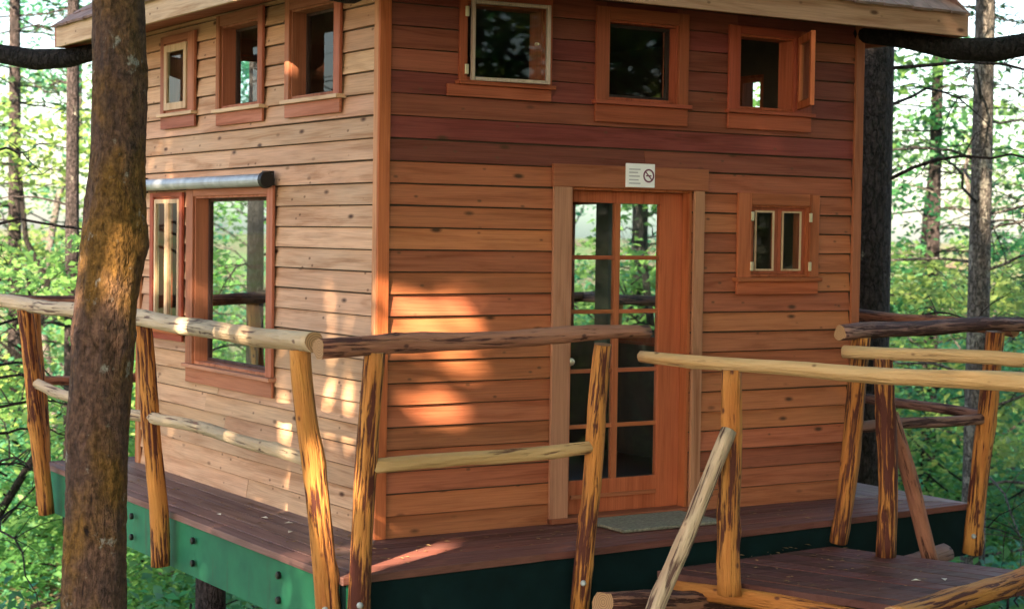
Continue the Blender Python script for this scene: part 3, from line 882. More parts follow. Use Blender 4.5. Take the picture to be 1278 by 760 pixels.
rr = empty('log_railing', (3.5, -0.8, -0.3)); tag(rr, 'log railing on the front deck edge with dark bark top rail right of the footbridge', 'railing', 'deck railings')
lean_post((2.891, -0.778, -0.112), (2.891, -0.968, 1.185), 0.056, 0.058, M_ORANGE, rr, 21, -0.13)
lean_post((4.222, -0.684, -0.249), (4.222, -0.829, 1.18), 0.064, 0.062, M_CRACK, rr, 22, -0.33)
log('top_rail', (2.66, -1.0, 1.217), (4.75, -0.82, 1.225), 0.048, 0.044, M_PURP, rr, 23, rough=0.08)
log('mid_rail', (2.9, -0.88, 0.60), (4.25, -0.76, 0.60), 0.036, 0.036, M_PURP, rr, 24)

rs = empty('log_railing', (4.4, 1.8, -0.3)); tag(rs, 'log railing on the far right deck edge behind the cabin corner', 'railing', 'deck railings')
for i, y in enumerate((1.5, 3.9)):
    lean_post((4.41, y, 0), (4.52, y, 1.2), 0.058, 0.054, M_ORANGE, rs, 31 + i)
log('top_rail', (4.5, -0.75, 1.20), (4.54, 4.4, 1.21), 0.046, 0.044, M_BROWN, rs, 34)
log('mid_rail', (4.44, -0.62, 0.6), (4.47, 4.1, 0.6), 0.036, 0.036, M_PURP, rs, 35)

rb = empty('log_railing', (1.8, 4.3, -0.3)); tag(rb, 'log railing on the back deck edge glimpsed through the large window', 'railing', 'deck railings')
lean_post((-0.62, 4.30, 0.1), (-0.66, 4.42, 1.2), 0.058, 0.054, M_CRACK, rb, 41)
for i, x in enumerate((1.2, 2.8, 4.2)):
    lean_post((x, 4.31, 0.1), (x, 4.43, 1.2), 0.056, 0.054, M_ORANGE, rb, 42 + i)
log('top_rail', (-1.0, 4.42, 1.225), (4.7, 4.44, 1.22), 0.05, 0.046, M_BROWN, rb, 47)
log('mid_rail', (-0.7, 4.36, 0.62), (4.3, 4.38, 0.6), 0.036, 0.036, M_BROWN, rb, 48)

# ------------------------------------------------------------------ footbridge
br = empty('footbridge', (2.2, -1.6, -0.3)); tag(br, 'short log footbridge with dark planks leading to the cabin door', 'footbridge')
BD = Vector((0.36, -0.933, 0)).normalized(); BN = Vector((BD.y, -BD.x, 0))         # along, and across towards the near (left) side
O = Vector((1.33, -0.95, 0))
far = Vector((2.80, -0.82, 0))
LENG = 1.70
nearEnd = O + BD * LENG; farEnd = far + BD * (LENG - 0.22)
BQ = [tuple(nearEnd.xy), tuple(farEnd.xy), tuple(far.xy), tuple(O.xy)]
# lengthwise planks in bridge axes
W = 1.55
for i in range(12):
    a0, a1 = i * 0.142 + 0.005, (i + 1) * 0.142 - 0.005
    base = O - BN * 0.0
    poly = []
    for s, t in ((-0.5, a0), (LENG + 0.5, a0), (LENG + 0.5, a1), (-0.5, a1)):
        p = O + BD * s - BN * t; poly.append((p.x, p.y))
    poly = clip_to(poly, BQ)
    if len(poly) < 3: continue
    dz = rng.uniform(-0.002, 0.002)
    mb = MB(); mb.prism(poly, -0.182 + dz, -0.14 + dz)
    mb.put('plank', DX, br, jit((0.085, 0.029, 0.025), rng, 0.3), bev=0.003)
z = Vector((0, 0, 1))
log('rim_log', O + BN * 0.0 + BD * 0.12 - z * 0.236, nearEnd + BD * 0.25 - z * 0.236, 0.052, 0.052, M_ORANGE, br, 51)
log('rim_log', far - BN * -0.06 + BD * 0.1 - z * 0.236, farEnd + BD * 0.2 + BN * 0.06 - z * 0.236, 0.05, 0.05, M_BROWN, br, 52)
log('cross_log', nearEnd + BN * 0.55 - z * 0.085, farEnd - BN * 0.35 - z * 0.075, 0.062, 0.058, M_CRACK, br, 53)
Ipost = Vector((1.42, -1.50, 0)); Jpost = Vector((2.84, -1.25, 0))
log('post', Ipost - z * 0.19, Ipost + z * 1.06, 0.066, 0.056, M_ORANGE, br, 54)
log('post', Jpost - z * 0.145, (2.765, -1.285, 1.075), 0.060, 0.058, M_CRACK, br, 55)
log('top_rail', (1.195, -0.945, 1.10), (2.13, -3.42, 1.08), 0.034, 0.052, M_GOLD, br, 56, bend=0.008)
log('top_rail', (2.655, -1.05, 1.102), (3.62, -3.30, 1.10), 0.040, 0.042, M_GOLD, br, 57, bend=0.008)
X = (Jpost - Ipost).normalized()
log('outrigger_log', (0.62, -1.42, -0.165), (1.85, -1.10, -0.33), 0.07, 0.07, M_BROWN, br, 58, rough=0.09)
log('outrigger_log', (3.66, -0.97, -0.225), (2.5, -1.25, -0.30), 0.06, 0.065, M_PURP, br, 61)
log('brace', Ipost - X * 0.03 + z * 0.73 - BN * -0.02, Ipost - X * 0.62 + BN * 0.02 - z * 0.29, 0.045, 0.048, M_PALEC, br, 59)
log('brace', Jpost + X * 0.04 + z * 0.72, Jpost + X * 0.52 - z * 0.27, 0.048, 0.05, M_BROWN, br, 60)

# coach bolts through the post feet
for (par, x, y, zb) in ((rl, -0.745, -0.851, -0.16), (rf, -0.625, -1.01, -0.12), (rf, 0.841, -0.915, -0.16), (rr, 4.222, -0.685, -0.2)):
    p = Vector((x, y, zb)); d = Vector((CAM.x - x, CAM.y - y, 0)).normalized()
    mb = MB(); mb.tube([p + d * 0.045, p + d * 0.068, p + d * 0.074], [0.017, 0.017, 0.010], 8); mb.put('bolt', M_STEEL, par)

# dry needles and leaf scraps on the planks
g = np.random.default_rng(3)
Q = [(g.uniform(-0.66, -0.02), g.uniform(-0.8, 4.0), 0.004) for _ in range(150)] + [(g.uniform(-0.5, 4.1), g.uniform(-0.62, -0.03), 0.004) for _ in range(120)]
for _ in range(90):
    p = O + BD * g.uniform(0.1, 1.35) - BN * g.uniform(0.1, 1.4); Q.append((p.x, p.y, -0.135))
v, f = [], []
for (x, y, zz) in Q:
    a = g.uniform(0, 6.28); L = g.uniform(0.010, 0.030); wd = g.uniform(0.002, 0.009); c_, s_ = math.cos(a), math.sin(a); n = len(v)
    v += [(x - L * c_, y - L * s_, zz), (x - wd * s_, y + wd * c_, zz + 0.004), (x + L * c_, y + L * s_, zz), (x + wd * s_, y - wd * c_, zz + 0.003)]; f.append((n, n + 1, n + 2, n + 3))
tag(put('leaf_litter', mesh('leaf_litter', v, f), plain('dry_needle', (0.22, 0.13, 0.06), 0.8, var=0.5)), 'scattered dry needles and leaf scraps on the deck planks', 'litter', kind='stuff')

# small pale leaves fallen on the planks
lv = MB(); lv.v = [(0, -0.03, 0.004), (0.018, 0, 0.012), (0, 0.032, 0.003), (-0.018, 0, 0.010)]; lv.f = [(0, 1, 2), (0, 2, 3)]
lme = mesh('fallen_leaf', lv.v, lv.f); lme.materials.append(plain('pale_dry_leaf', (0.6, 0.55, 0.48), 0.7))
for (x, y, zz, a, where) in ((-0.25, 1.0, 0, 0.5, 'd'), (-0.33, 0.45, 0, 2.2, 'd'), (-0.2, 0.75, 0, 1.2, 'd'), (-0.45, 1.25, 0, 0.1, 'd'), (2.45, -1.9, -0.14, 1.0, 'b'), (2.62, -1.95, -0.14, 2.5, 'b')):
    mw = Matrix.Translation((x, y, zz)) @ Matrix.Rotation(a, 4, 'Z')
    o = put('fallen_leaf', lme, None, None, mw)
    if where == 'd': tag(o, 'tiny pale fallen leaf lying on the left deck planks', 'leaf', 'fallen leaves on the left deck')
    else: tag(o, 'tiny pale fallen leaf lying on the footbridge planks', 'leaf', 'fallen leaves on the footbridge')

# ------------------------------------------------------------------ trees and undergrowth
nrg = np.random.default_rng(11)


def leaf_mesh(name, P, size, up=0.6, aspect=0.55, seed=0, dirs=None):
    """one rhombic leaf per point"""
    g = np.random.default_rng(seed)
    P = np.asarray(P, float); n = len(P)
    nrm = g.normal(size=(n, 3)); nrm[:, 2] = np.abs(nrm[:, 2]) + up * 1.5
    nrm /= np.linalg.norm(nrm, axis=1, keepdims=True)
    a = g.normal(size=(n, 3)) if dirs is None else dirs + g.normal(size=(n, 3)) * 0.25
    a -= (a * nrm).sum(1, keepdims=True) * nrm; a /= np.linalg.norm(a, axis=1, keepdims=True)
    b = np.cross(nrm, a)
    s = size * g.uniform(0.6, 1.3, size=(n, 1))
    droop = nrm * s * -0.12
    V = np.stack([P - a * s * 0.5 + droop, P + b * s * aspect * 0.5, P + a * s * 0.5 + droop, P - b * s * aspect * 0.5], 1).reshape(-1, 3)
    me = bpy.data.meshes.new(name)
    me.vertices.add(4 * n); me.vertices.foreach_set('co', V.ravel())
    me.loops.add(4 * n); me.loops.foreach_set('vertex_index', np.arange(4 * n))
    me.polygons.add(n); me.polygons.foreach_set('loop_start', np.arange(0, 4 * n, 4)); me.polygons.foreach_set('loop_total', np.full(n, 4))
    me.update(); me.validate()
    return me


def spray_points(centres, per, rad, flat, g):
    out = []
    for c in centres:
        q = g.normal(size=(per, 3)) * rad; q[:, 2] *= flat
        tilt = g.normal(size=2) * 0.25
        q[:, 2] += q[:, 0] * tilt[0] + q[:, 1] * tilt[1] - 0.25 * (q[:, 0] ** 2 + q[:, 1] ** 2) / rad
        out.append(np.asarray(c) + q)
    return np.concatenate(out)


def limb(mb, p, q, r0, r1, g, sag=0.1, sides=6, k=5, jitter=0.03):
    p, q = np.asarray(p, float), np.asarray(q, float); L = np.linalg.norm(q - p)
    pts = []
    for i in range(k):
        t = i / (k - 1); x = p + (q - p) * t
        x = x + g.normal(size=3) * jitter * L * (0 < i < k - 1); x[2] += sag * L * math.sin(math.pi * t)
        pts.append(x)
    mb.tube(pts, [r0 + (r1 - r0) * i / (k - 1) for i in range(k)], sides)
    return pts


def broadleaf(seed, height, crown_r, crown_z0, trunk_r, nclu, per, leaf, mats, name, up=0.6, spread=0.36, flat=0.28):
    """returns (trunk mesh, crown mesh), base at origin"""
    g = np.random.default_rng(seed)
    mb = MB()
    lean = g.normal(size=2) * 0.05 * height
    top = np.array([lean[0], lean[1], height * 0.92])
    trunk = limb(mb, (0, 0, -0.4), top, trunk_r, trunk_r * 0.25, g, 0, 9, 8)
    cs = []
    for i in range(nclu):
        f = g.uniform(0, 1) ** 0.7
        zz = crown_z0 + (height - crown_z0) * g.uniform(0, 1)
        prof = math.sin(math.pi * min(1, max(0.12, 0.15 + 0.8 * (zz - crown_z0) / (height - crown_z0)))) ** 0.6
        an = g.uniform(0, 2 * math.pi)
        r = crown_r * prof * (0.35 + 0.65 * f)
        c = np.array([r * math.cos(an), r * math.sin(an), zz]); c[:2] += lean * zz / height
        cs.append(c)
        if i % 2 == 0:
            t0 = max(0.15, min(0.95, (zz - 0.45 * r) / (height * 0.92)))
            limb(mb, (top * t0), c, trunk_r * 0.32 * (1.1 - t0), 0.008, g, 0.06, 5, 5)
    P = spray_points(cs, per, crown_r * spread * 0.5, flat, g)
    tm = mesh(name + '_trunk', mb.v, mb.f, True); tm.materials.append(mats[0])
    cm = leaf_mesh(name + '_crown', P, leaf, up, seed=seed); cm.materials.append(mats[1])
    return tm, cm


def fir(seed, height, r, live_from, mats, name, dead=26, blen=2.2, needle=0.16):
    g = np.random.default_rng(seed)
    mb = MB(); pts = [np.array([0.03 * math.sin(t * 3 + seed), 0.03 * math.cos(t * 2.3), -0.5 + (height + 0.5) * t]) for t in np.linspace(0, 1, 14)]
    mb.tube(pts, [r * (1 - 0.85 * t) + (0.25 * r if i == 0 else 0) for i, t in enumerate(np.linspace(0, 1, 14))], 14)
    for i in range(dead):                                   # bare lower boughs with twigs
        zz = g.uniform(0.8, live_from + 1.5); an = g.uniform(0, 2 * math.pi); L = blen * g.uniform(0.4, 1.1)
        e = np.array([math.cos(an), math.sin(an), 0])
        p = limb(mb, e * r * 0.6 + [0, 0, zz], e * L + [0, 0, zz - L * g.uniform(-0.1, 0.35)], 0.017, 0.004, g, 0.13, 5, 9, 0.010)
        for j in range(7):
            b = p[g.integers(3, 9)]
            limb(mb, b, b + g.normal(size=3) * [0.35, 0.35, 0.2] * blen * 0.4, 0.006, 0.002, g, 0.08, 4, 5, 0.02)
    C, Dv = [], []
    zz = live_from
    while zz < height * 0.98:
        f = (height - zz) / (height - live_from)
        for j in range(5 if live_from > 5 else 3):
            an = g.uniform(0, 2 * math.pi); L = (0.3 + blen * min(1, f * 1.5)) * g.uniform(0.7, 1.1)
            e = np.array([math.cos(an), math.sin(an), 0])
            p = limb(mb, e * 0.03 + [0, 0, zz], e * L + [0, 0, zz - 0.28 * L], 0.016, 0.004, g, 0.10, 4, 5)
            m = int((26 if live_from > 5 else 15) * L)
            t = g.uniform(0.2, 1, size=m); base = np.array(p)
            idx = np.clip((t * 4).astype(int), 0, 3); fr = (t * 4 - idx)[:, None]
            pos = base[idx] * (1 - fr) + base[idx + 1] * fr
            side = np.stack([-e[1] * np.ones(m), e[0] * np.ones(m), np.zeros(m)], 1) * g.choice([-1, 1], size=(m, 1))
            off = g.uniform(0.02, 0.42, size=(m, 1)) * (1.15 - t[:, None]) * L * 0.5
            C.append(pos + side * off + e * off * 0.5 + [0, 0, -0.03]); Dv.append(side + e * 0.8)
        zz += g.uniform(0.22, 0.38)
    tm = mesh(name + '_trunk', mb.v, mb.f, True); tm.materials.append(mats[0])
    cm = leaf_mesh(name + '_crown', np.concatenate(C), needle, 0.9, 0.42, seed, np.concatenate(Dv)); cm.materials.append(mats[1])
    return tm, cm


def fern(seed):
    g = np.random.default_rng(seed); P, Dv = [], []
    for i in range(16):
        an = 2 * math.pi * i / 16 + g.uniform(-0.2, 0.2); L = g.uniform(0.6, 1.0); e = np.array([math.cos(an), math.sin(an), 0]); s = np.array([-e[1], e[0], 0])
        for t in np.linspace(0.1, 1, 18):
            p = e * L * t + [0, 0, L * (1.0 * t - 0.85 * t * t)]
            for sg in (-1, 1):
                P.append(p + s * sg * 0.055 * (1.15 - t)); Dv.append(s * sg + e * 0.3)
    cm = leaf_mesh('fern_fronds', P, 0.12, 1.6, 0.32, seed, np.array(Dv)); cm.materials.append(L_FERN)
    return cm


SPECIES = {
    'maple': [broadleaf(21 + i, 7.5, 2.7, 1.6, 0.11, 52, 105, 0.15, (M_DARKLIMB, L_MAPLE), 'maple', 0.7, 0.27, 0.22) for i in range(3)],
    'alder': [broadleaf(31 + i, 9.5, 2.5, 1.2, 0.10, 54, 95, 0.14, (M_BARK3, L_GREEN), 'alder', 0.5, 0.27, 0.25) for i in range(2)],
    'high': [broadleaf(35 + i, 14.5, 4.3, 8.8, 0.16, 64, 90, 0.21, (M_BARK3, L_GREEN), 'high_shade_alder', 0.5, 0.3, 0.25) for i in range(2)],  # unseen tall crowns, added to block sky light above the cabin
    'shrub': [broadleaf(41 + i, 2.0, 1.25, 0.15, 0.03, 34, 60, 0.10, (M_DARKLIMB, (L_GREEN, L_FERN)[i]), 'shrub', 0.9, 0.5, 0.35) for i in range(2)],
    'fir': [fir(51 + i, 24, (0.17, 0.13)[i], (12, 13)[i], (M_BARK2, L_FIR), 'fir', (34, 26)[i]) for i in range(2)],
    'lowfir': [fir(57 + i, 22, 0.13, 2.2, (M_BARK2, L_FIR), 'low_fir', 12, 2.4, 0.17) for i in range(2)],
    'greyfir': [fir(61, 24, 0.14, 13, (M_BARK3, L_FIR), 'grey_fir', 46, 2.6)],
}
FERN = [fern(71), fern(72)]
FH = Vector((FW.x, FW.y, 0)).normalized(); RH = Vector((FH.y, -FH.x, 0))


def spot(u, dep):
    """ground point: bearing given as image column at that depth"""
    p = CAM + FH * dep + RH * ((u - 639) / FOC * dep)
    return p.x, p.y


def tree(species, name, i, xy, rot, sc, label, cat='tree', group=None, dz=0.0, sq=1.0):
    tm, cm = SPECIES[species][i]
    x, y = xy
    b = Vector((x, y, ground_z(x, y) + dz))
    root = empty(name, b)
    tag(root, label, cat, group)
    mw = Matrix.Translation(b) @ Matrix.Rotation(rot, 4, 'Z') @ Matrix.Diagonal((sc, sc, sc * sq, 1))
    t = put('trunk', tm, None, root, mw)
    c = put('crown', cm, None, root, mw)
    return root


# near trunk standing between the viewpoint and the left railing
TP = [(-1.570, 0.032, 3.502, 0.131), (-1.569, 0.008, 2.994, 0.133), (-1.564, -0.015, 2.571, 0.144), (-1.572, -0.027, 2.190, 0.140), (-1.587, -0.029, 1.936, 0.158), (-1.594, -0.034, 1.724, 0.170),
      (-1.619, -0.028, 1.512, 0.165), (-1.643, -0.024, 1.33, 0.160), (-1.647, -0.024, 1.216, 0.170), (-1.652, -0.024, 1.10, 0.158), (-1.659, -0.026, 1.004, 0.163), (-1.682, -0.025, 0.708, 0.163), (-1.686, -0.035, 0.454, 0.157), (-1.698, -0.046, 0.030, 0.163),
      (-1.702, -0.055, -0.224, 0.169), (-1.714, -0.075, -0.816, 0.182)]
TP = TP[::-1]
gz = ground_z(-1.72, -0.1)
ctl = [(-1.73, -0.10, gz - 0.3, 0.30), (-1.725, -0.10, gz + 0.3, 0.22)] + TP + [(-1.56, 0.05, 4.6, 0.125), (-1.52, 0.1, 6.5, 0.11), (-1.45, 0.2, 9.5, 0.08)]
ctl = np.array(ctl)
zz = np.concatenate([np.arange(ctl[0, 2], -0.9, 0.12), np.arange(-0.9, 3.6, 0.035), np.arange(3.6, 9.5, 0.15)])
Pc = np.stack([np.interp(zz, ctl[:, 2], ctl[:, k]) for k in range(4)], 1); Pc[:, 2] = zz
for k in (0, 1, 3):
    Pc[:, k] = np.convolve(np.pad(Pc[:, k], 2, mode='edge'), np.ones(5) / 5, 'valid')
S = 60
g = np.random.default_rng(5)
ph = g.uniform(0, 6.28, 12)
v, f = [], []
for i in range(len(zz)):
    z_ = zz[i]
    for j in range(S):
        a = 2 * math.pi * j / S
        k = 1 + 0.022 * math.sin(3 * a + ph[0] + 0.8 * z_) + 0.016 * math.sin(7 * a + ph[1] - 2.1 * z_) + 0.012 * math.sin(13 * a + 9 * z_ + ph[2]) + 0.010 * math.sin(11 * z_ + 2 * a + ph[3]) + g.normal() * 0.014
        k += 0.05 * math.exp(-((z_ - 1.22) / 0.035) ** 2) * (0.6 + 0.4 * math.cos(a - 4.2)) - 0.03 * math.exp(-((z_ - 1.15) / 0.02) ** 2)
        k += 0.09 * math.exp(-((z_ - 1.70) / 0.07) ** 2 - ((math.cos(a + 0.45) - 1) * 4) ** 2)
        v.append((Pc[i, 0] + Pc[i, 3] * k * math.cos(a), Pc[i, 1] + Pc[i, 3] * k * math.sin(a), z_))
for i in range(len(zz) - 1):
    for j in range(S):
        a = i * S + j; b = i * S + (j + 1) % S; f.append((a, b, b + S, a + S))
nt_root = empty('mossy_tree', (-1.72, -0.1, gz)); tag(nt_root, 'mossy brown tree trunk in the foreground before the left railing', 'tree')
put('trunk', mesh('near_trunk', v, f, True), M_BARK1, nt_root)
tm, cm = SPECIES['maple'][2]
put('crown', cm, None, nt_root, Matrix.Translation((-1.5, 0.15, 5.2)) @ Matrix.Diagonal((1.1, 1.1, 0.9, 1)))
mb = MB()
g = np.random.default_rng(6)
for an, z0, L in ((0.3, 5.5, 2.2), (2.2, 6.3, 2.0), (4.0, 7.0, 1.8), (5.2, 7.8, 1.5)):
    limb(mb, (-1.54, 0.1, z0), (-1.54 + L * math.cos(an), 0.1 + L * math.sin(an), z0 + L * 0.6), 0.05, 0.01, g, 0.05, 7, 6)
mb.put('limb', M_BARK1, nt_root, smooth=True)

# big dark trunk behind the right corner
fx, fy = 5.50, 1.70
tm, cm = fir(81, 24, 0.245, 12, (M_BARK2, L_FIR), 'great_fir', 30, 2.4)
SPECIES['great'] = [(tm, cm)]
tree('great', 'fir_tree', 0, (fx, fy), 0.4, 1.0, 'thick dark fir trunk right behind the cabin corner and right railing', dz=-0.3)
tree('greyfir', 'fir_tree', 0, (8.95, 3.72), 2.1, 1.0, 'slim grey lichened fir trunk with bare boughs at the far right', dz=-0.2)
tree('fir', 'fir_tree', 1, (1.70, 10.55), 0.9, 0.8, 'thin dark trunk behind the left deck corner beside the near trunk', dz=0)
tree('fir', 'fir_tree', 0, (-0.86, 5.0), 3.0, 0.75, 'dark trunk at the very left edge of the picture')
TREES = [
    # species, variant, column, depth, rot, scale, dz, label
    ('maple', 0, 40, 24, 0.3, 1.0, -1.0, 'light green maple behind the left deck corner'),
    ('maple', 1, -30, 19, 1.9, 0.8, -0.5, 'arching maple leaning in at the left edge above the railing'),
    ('alder', 0, 75, 32, 2.9, 1.1, -1.0, 'taller dark green alder far behind the left railing'),
    ('maple', 2, 120, 38, 4.1, 1.2, -1.0, 'distant yellow green maple beyond the near trunk'),
    ('maple', 1, 1180, 23, 0.9, 0.9, -1.6, 'light green maple between the thick and slim fir trunks'),
    ('alder', 1, 1262, 26, 2.2, 0.95, -1.2, 'dark green alder at the right edge beyond the slim trunk'),
    ('maple', 0, 1300, 34, 3.6, 1.1, -1.0, 'pale distant maple at the right edge'),
    ('maple', 2, 1150, 36, 5.2, 1.15, -1.2, 'distant yellow green maple between the two fir trunks'),
    ('maple', 1, 300, 24, 2.5, 1.0, -1.0, 'maple seen through the large left-wall window'),
    ('fir', 1, 318, 19, 0.2, 0.9, 0, 'slim fir trunk seen through the large left-wall window'),
    ('alder', 0, 330, 34, 0.5, 1.1, -1.0, 'alder far behind the large left-wall window'),
    ('maple', 0, 770, 24, 5.5, 1.0, -0.8, 'maple seen through the glazed door'),
    ('alder', 1, 730, 32, 1.5, 1.1, -1.0, 'alder far behind the glazed door'),
    ('fir', 0, 800, 27, 1.5, 0.9, 0, 'fir seen through the right panes of the glazed door'),
    ('lowfir', 0, 1165, 27, 0.7, 1.0, -1, 'green drooping fir between the thick and slim fir trunks'),
    ('lowfir', 1, 15, 27, 4.7, 1.0, -1, 'green drooping fir at the left edge above the railing'),
    ('maple', 2, 965, 26, 0.5, 1.2, 0, 'maple glimpsed through the open upper window'),
]
for s, i, u, dep, rot, sc, dz, lab in TREES:
    tree(s, {'maple': 'maple_tree', 'alder': 'alder_tree', 'fir': 'fir_tree', 'lowfir': 'fir_tree'}[s], i, spot(u, dep), rot, sc, lab, dz=dz, group='forest trees behind the cabin')

# undergrowth: reads as one mass of leaves on the forest floor
def scatter_mesh(name, items, mat):
    """items: (mesh, x, y, rot, scale): their quads joined into one mesh"""
    VV = []
    for me, x, y, rot, sc in items:
        a = np.empty(len(me.vertices) * 3); me.vertices.foreach_get('co', a); a = a.reshape(-1, 3) * sc
        c_, s_ = math.cos(rot), math.sin(rot)
        VV.append(np.stack([a[:, 0] * c_ - a[:, 1] * s_ + x, a[:, 0] * s_ + a[:, 1] * c_ + y, a[:, 2] + ground_z(x, y)], 1))
    V = np.concatenate(VV); n = len(V) // 4
    me = bpy.data.meshes.new(name)
    me.vertices.add(4 * n); me.vertices.foreach_set('co', V.ravel())
    me.loops.add(4 * n); me.loops.foreach_set('vertex_index', np.arange(4 * n))
    me.polygons.add(n); me.polygons.foreach_set('loop_start', np.arange(0, 4 * n, 4)); me.polygons.foreach_set('loop_total', np.full(n, 4))
    me.update(); me.validate(); me.materials.append(mat)
    return me


rs_ = random.Random(8)
SH = [[], []]
for k in range(64):
    u = rs_.choice((rs_.uniform(-60, 340), rs_.uniform(1060, 1330), rs_.uniform(-60, 340), rs_.uniform(1060, 1330), rs_.uniform(690, 850)))
    dep = rs_.uniform(15.5, 40)
    x, y = spot(u, dep)
    SH[k % 2].append((SPECIES['shrub'][k % 2][1], x, y, rs_.uniform(0, 6.28), rs_.uniform(0.8, 1.5)))
for lst, mt, lab in ((SH[0], L_GREEN, 'deep green leafy undergrowth covering the forest floor'), (SH[1], L_FERN, 'yellow green leafy undergrowth covering the forest floor')):
    tag(put('undergrowth', scatter_mesh('undergrowth', lst, mt)), lab, 'undergrowth', kind='stuff')
FE = []
for k in range(70):
    u = rs_.choice((rs_.uniform(-40, 330), rs_.uniform(1060, 1320))); dep = rs_.uniform(13.5, 30)
    x, y = spot(u, dep); FE.append((FERN[k % 2], x, y, rs_.uniform(0, 6.28), rs_.uniform(0.8, 1.6)))
tag(put('fern_cover', scatter_mesh('fern_cover', FE, L_FERN)), 'sword ferns spreading over the forest floor around the cabin', 'ferns', kind='stuff')
for k, (u, dep, sc, lab) in enumerate(((205, 13.2, 1.2, 'green leafy shrub below the deck skirt beside the near trunk'), (268, 12.6, 1.1, 'yellow green leafy shrub below the middle of the green skirt'), (232, 15.0, 1.4, 'tall green leafy shrub behind the others under the left deck'),
                                       (312, 14.0, 1.0, 'yellow green leafy shrub deep under the deck near its front corner'), (30, 13.5, 1.3, 'green leafy shrub at the bottom left corner'), (1258, 15.5, 1.5, 'yellow green leafy shrub at the right edge below the railing'),
                                       (872, 12.4, 1.0, 'green leafy shrub glimpsed below the footbridge edge'))):
    tree('shrub', 'leafy_shrub', k % 2, spot(u, dep), rs_.uniform(0, 6.28), sc, lab, 'shrub', 'shrubs near the cabin')

# unseen trees added between sun and cabin: they shade it, gaps carved for shafts
S3 = np.array(SUN); E1 = np.array([SUN.y, -SUN.x, 0]); E1 /= np.linalg.norm(E1); E2 = np.cross(E1, S3); E2 *= np.sign(E2[2])


def shaft(P):
    """true for leaves that would stand in one of the shafts of light"""
    t = -P[:, 1] / S3[1]; q = P + t[:, None] * S3                      # on the front wall plane
    X_, Z_ = q[:, 0], q[:, 2]
    fr = (X_ > -0.10) & (X_ < 0.68) & (Z_ > 1.15) & (Z_ < 1.52 - 0.08 * X_)
    fr |= (X_ > -0.04) & (X_ < 0.66) & (Z_ > 1.08 - 0.32 * X_) & (Z_ < 1.20)
    fr |= (X_ > 0.08) & (X_ < 0.62) & (Z_ > 0.78 - 0.32 * X_) & (Z_ < 0.98 - 0.20 * X_)
    t = -P[:, 0] / S3[0]; q = P + t[:, None] * S3                      # on the left wall plane
    lf = ((np.abs(q[:, 1] - 0.62) < 0.07) | (np.abs(q[:, 1] - 0.38) < 0.06)) & (q[:, 2] > 0.45) & (q[:, 2] < 1.5)
    lf |= (np.abs(q[:, 1] - 1.3) < 0.08) & (q[:, 2] > 0.45) & (q[:, 2] < 0.85)
    lf |= (np.abs(q[:, 1] - 1.15) < 0.15) & (q[:, 2] > 2.7) & (q[:, 2] < 3.1)
    t = ((np.array([-1.62, -0.03, 1.4]) - P) @ S3); q = P + t[:, None] * S3 - np.array([-1.62, -0.03, 1.45])
    tr = (np.abs(q @ E1) < 0.22) & (np.abs(q @ E2) < 0.36) & (np.sin(P[:, 0] * 977.0 + P[:, 2] * 631.0) < 0.75)
    t = ((np.array([-0.8, -0.95, 0.4]) - P) @ S3); q = P + t[:, None] * S3 - np.array([-0.75, -0.95, 0.35])
    po = (np.abs(q @ E1) < 0.12) & (np.abs(q @ E2) < 0.3)
    return fr | lf | tr | po


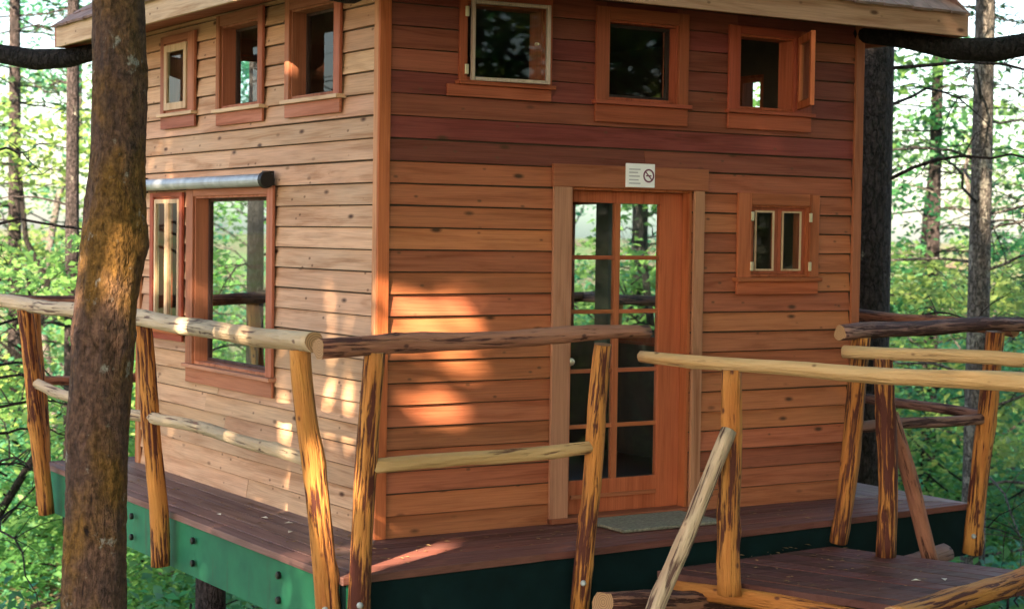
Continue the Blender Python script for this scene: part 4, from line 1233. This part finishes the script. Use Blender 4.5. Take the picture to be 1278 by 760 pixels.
g = np.random.default_rng(17)
shade = [(e, g.uniform(17.0, 19.5) if e > 2 else g.uniform(11.5, 18.5)) for e in (-5.6, -4.8, -4.0, -3.2, -2.4, -1.6, -0.8, 0.0, 0.8, 1.6, 2.4, 3.2, 4.0, 4.8, 5.6)]
for k, (e1, t) in enumerate(shade):
    cen = np.array([0.6, 0.3, 0.6]) + E1 * e1 + E2 * 2.0 - S3 * t
    e2s = g.uniform(-4.4, 3.1, size=(62, 1))
    cs = cen + E2 * e2s + g.normal(size=(62, 3)) * [0.55, 0.55, 0.3]
    P = spray_points(cs, 110, 0.38, 0.35, g)
    P = P[~shaft(P)]  # leaves cut away so sun patches land on chosen spots
    b = Vector((cen[0], cen[1], ground_z(cen[0], cen[1])))
    root = empty('added_shade_maple', b); tag(root, 'unseen maple added behind the viewpoint to shade the cabin', 'tree', 'unseen shade trees added behind the viewpoint')
    mb = MB()
    top = np.array([cen[0], cen[1], cen[2] + 3.5])
    limb(mb, (b.x, b.y, b.z - 0.3), top, 0.13, 0.03, g, 0, 9, 7)
    for c in cs[::3]:
        limb(mb, top * [1, 1, 0] + [0, 0, max(b.z + 0.6, c[2] - 0.8)], c, 0.03, 0.008, g, 0.05, 5, 4)
    mb.put('trunk', M_BARK3, root, smooth=True)
    cm = leaf_mesh('shade_crown', P, 0.19, 0.5, 0.8, 90 + k)
    put('crown', cm, L_MAPLE, root)

# more unseen forest added round and behind the viewpoint to cut the sky light
for k, (sp, i, x, y, rot, sc) in enumerate((('high', 0, 5, -6.5, 0.4, 1.0), ('high', 1, 2.5, -9.0, 2.4, 1.05), ('high', 0, -6.8, -4.6, 3.4, 0.95), ('high', 1, 8.0, -2.2, 5.4, 1.0), ('high', 0, -6.5, -10.5, 1.4, 1.0), ('maple', 0, 4, -13, 0.2, 1.7), ('maple', 1, 9, -9.5, 1.4, 1.8), ('maple', 2, 12.5, -5, 3.0, 1.8), ('alder', 0, 7, -16, 0.9, 1.8), ('maple', 1, -1, -18, 2.0, 1.9), ('alder', 1, -8, -17, 4.0, 1.8),
                                            ('alder', 0, 6.5, -10.5, 5.0, 1.9), ('alder', 1, 14, -9, 2.7, 2.0), ('maple', 0, 2, -21, 1.0, 2.0), ('maple', 2, 1.5, -15, 4.5, 1.6), ('alder', 1, 10, -14, 1.1, 2.1), ('maple', 2, -4.5, -14.5, 4.5, 1.5), ('alder', 0, 3.5, -10.2, 2.2, 1.7), ('maple', 0, 8, -6.2, 2.2, 1.6), ('alder', 1, 0.5, -12.5, 3.2, 1.9), ('alder', 0, -10, 1.5, 1.2, 1.3))):
    tree(sp, 'maple_tree' if sp == 'maple' else 'alder_tree', i, (x, y), rot, sc, 'unseen forest tree added behind the viewpoint to cut the sky light', group='unseen forest trees added behind the viewpoint')
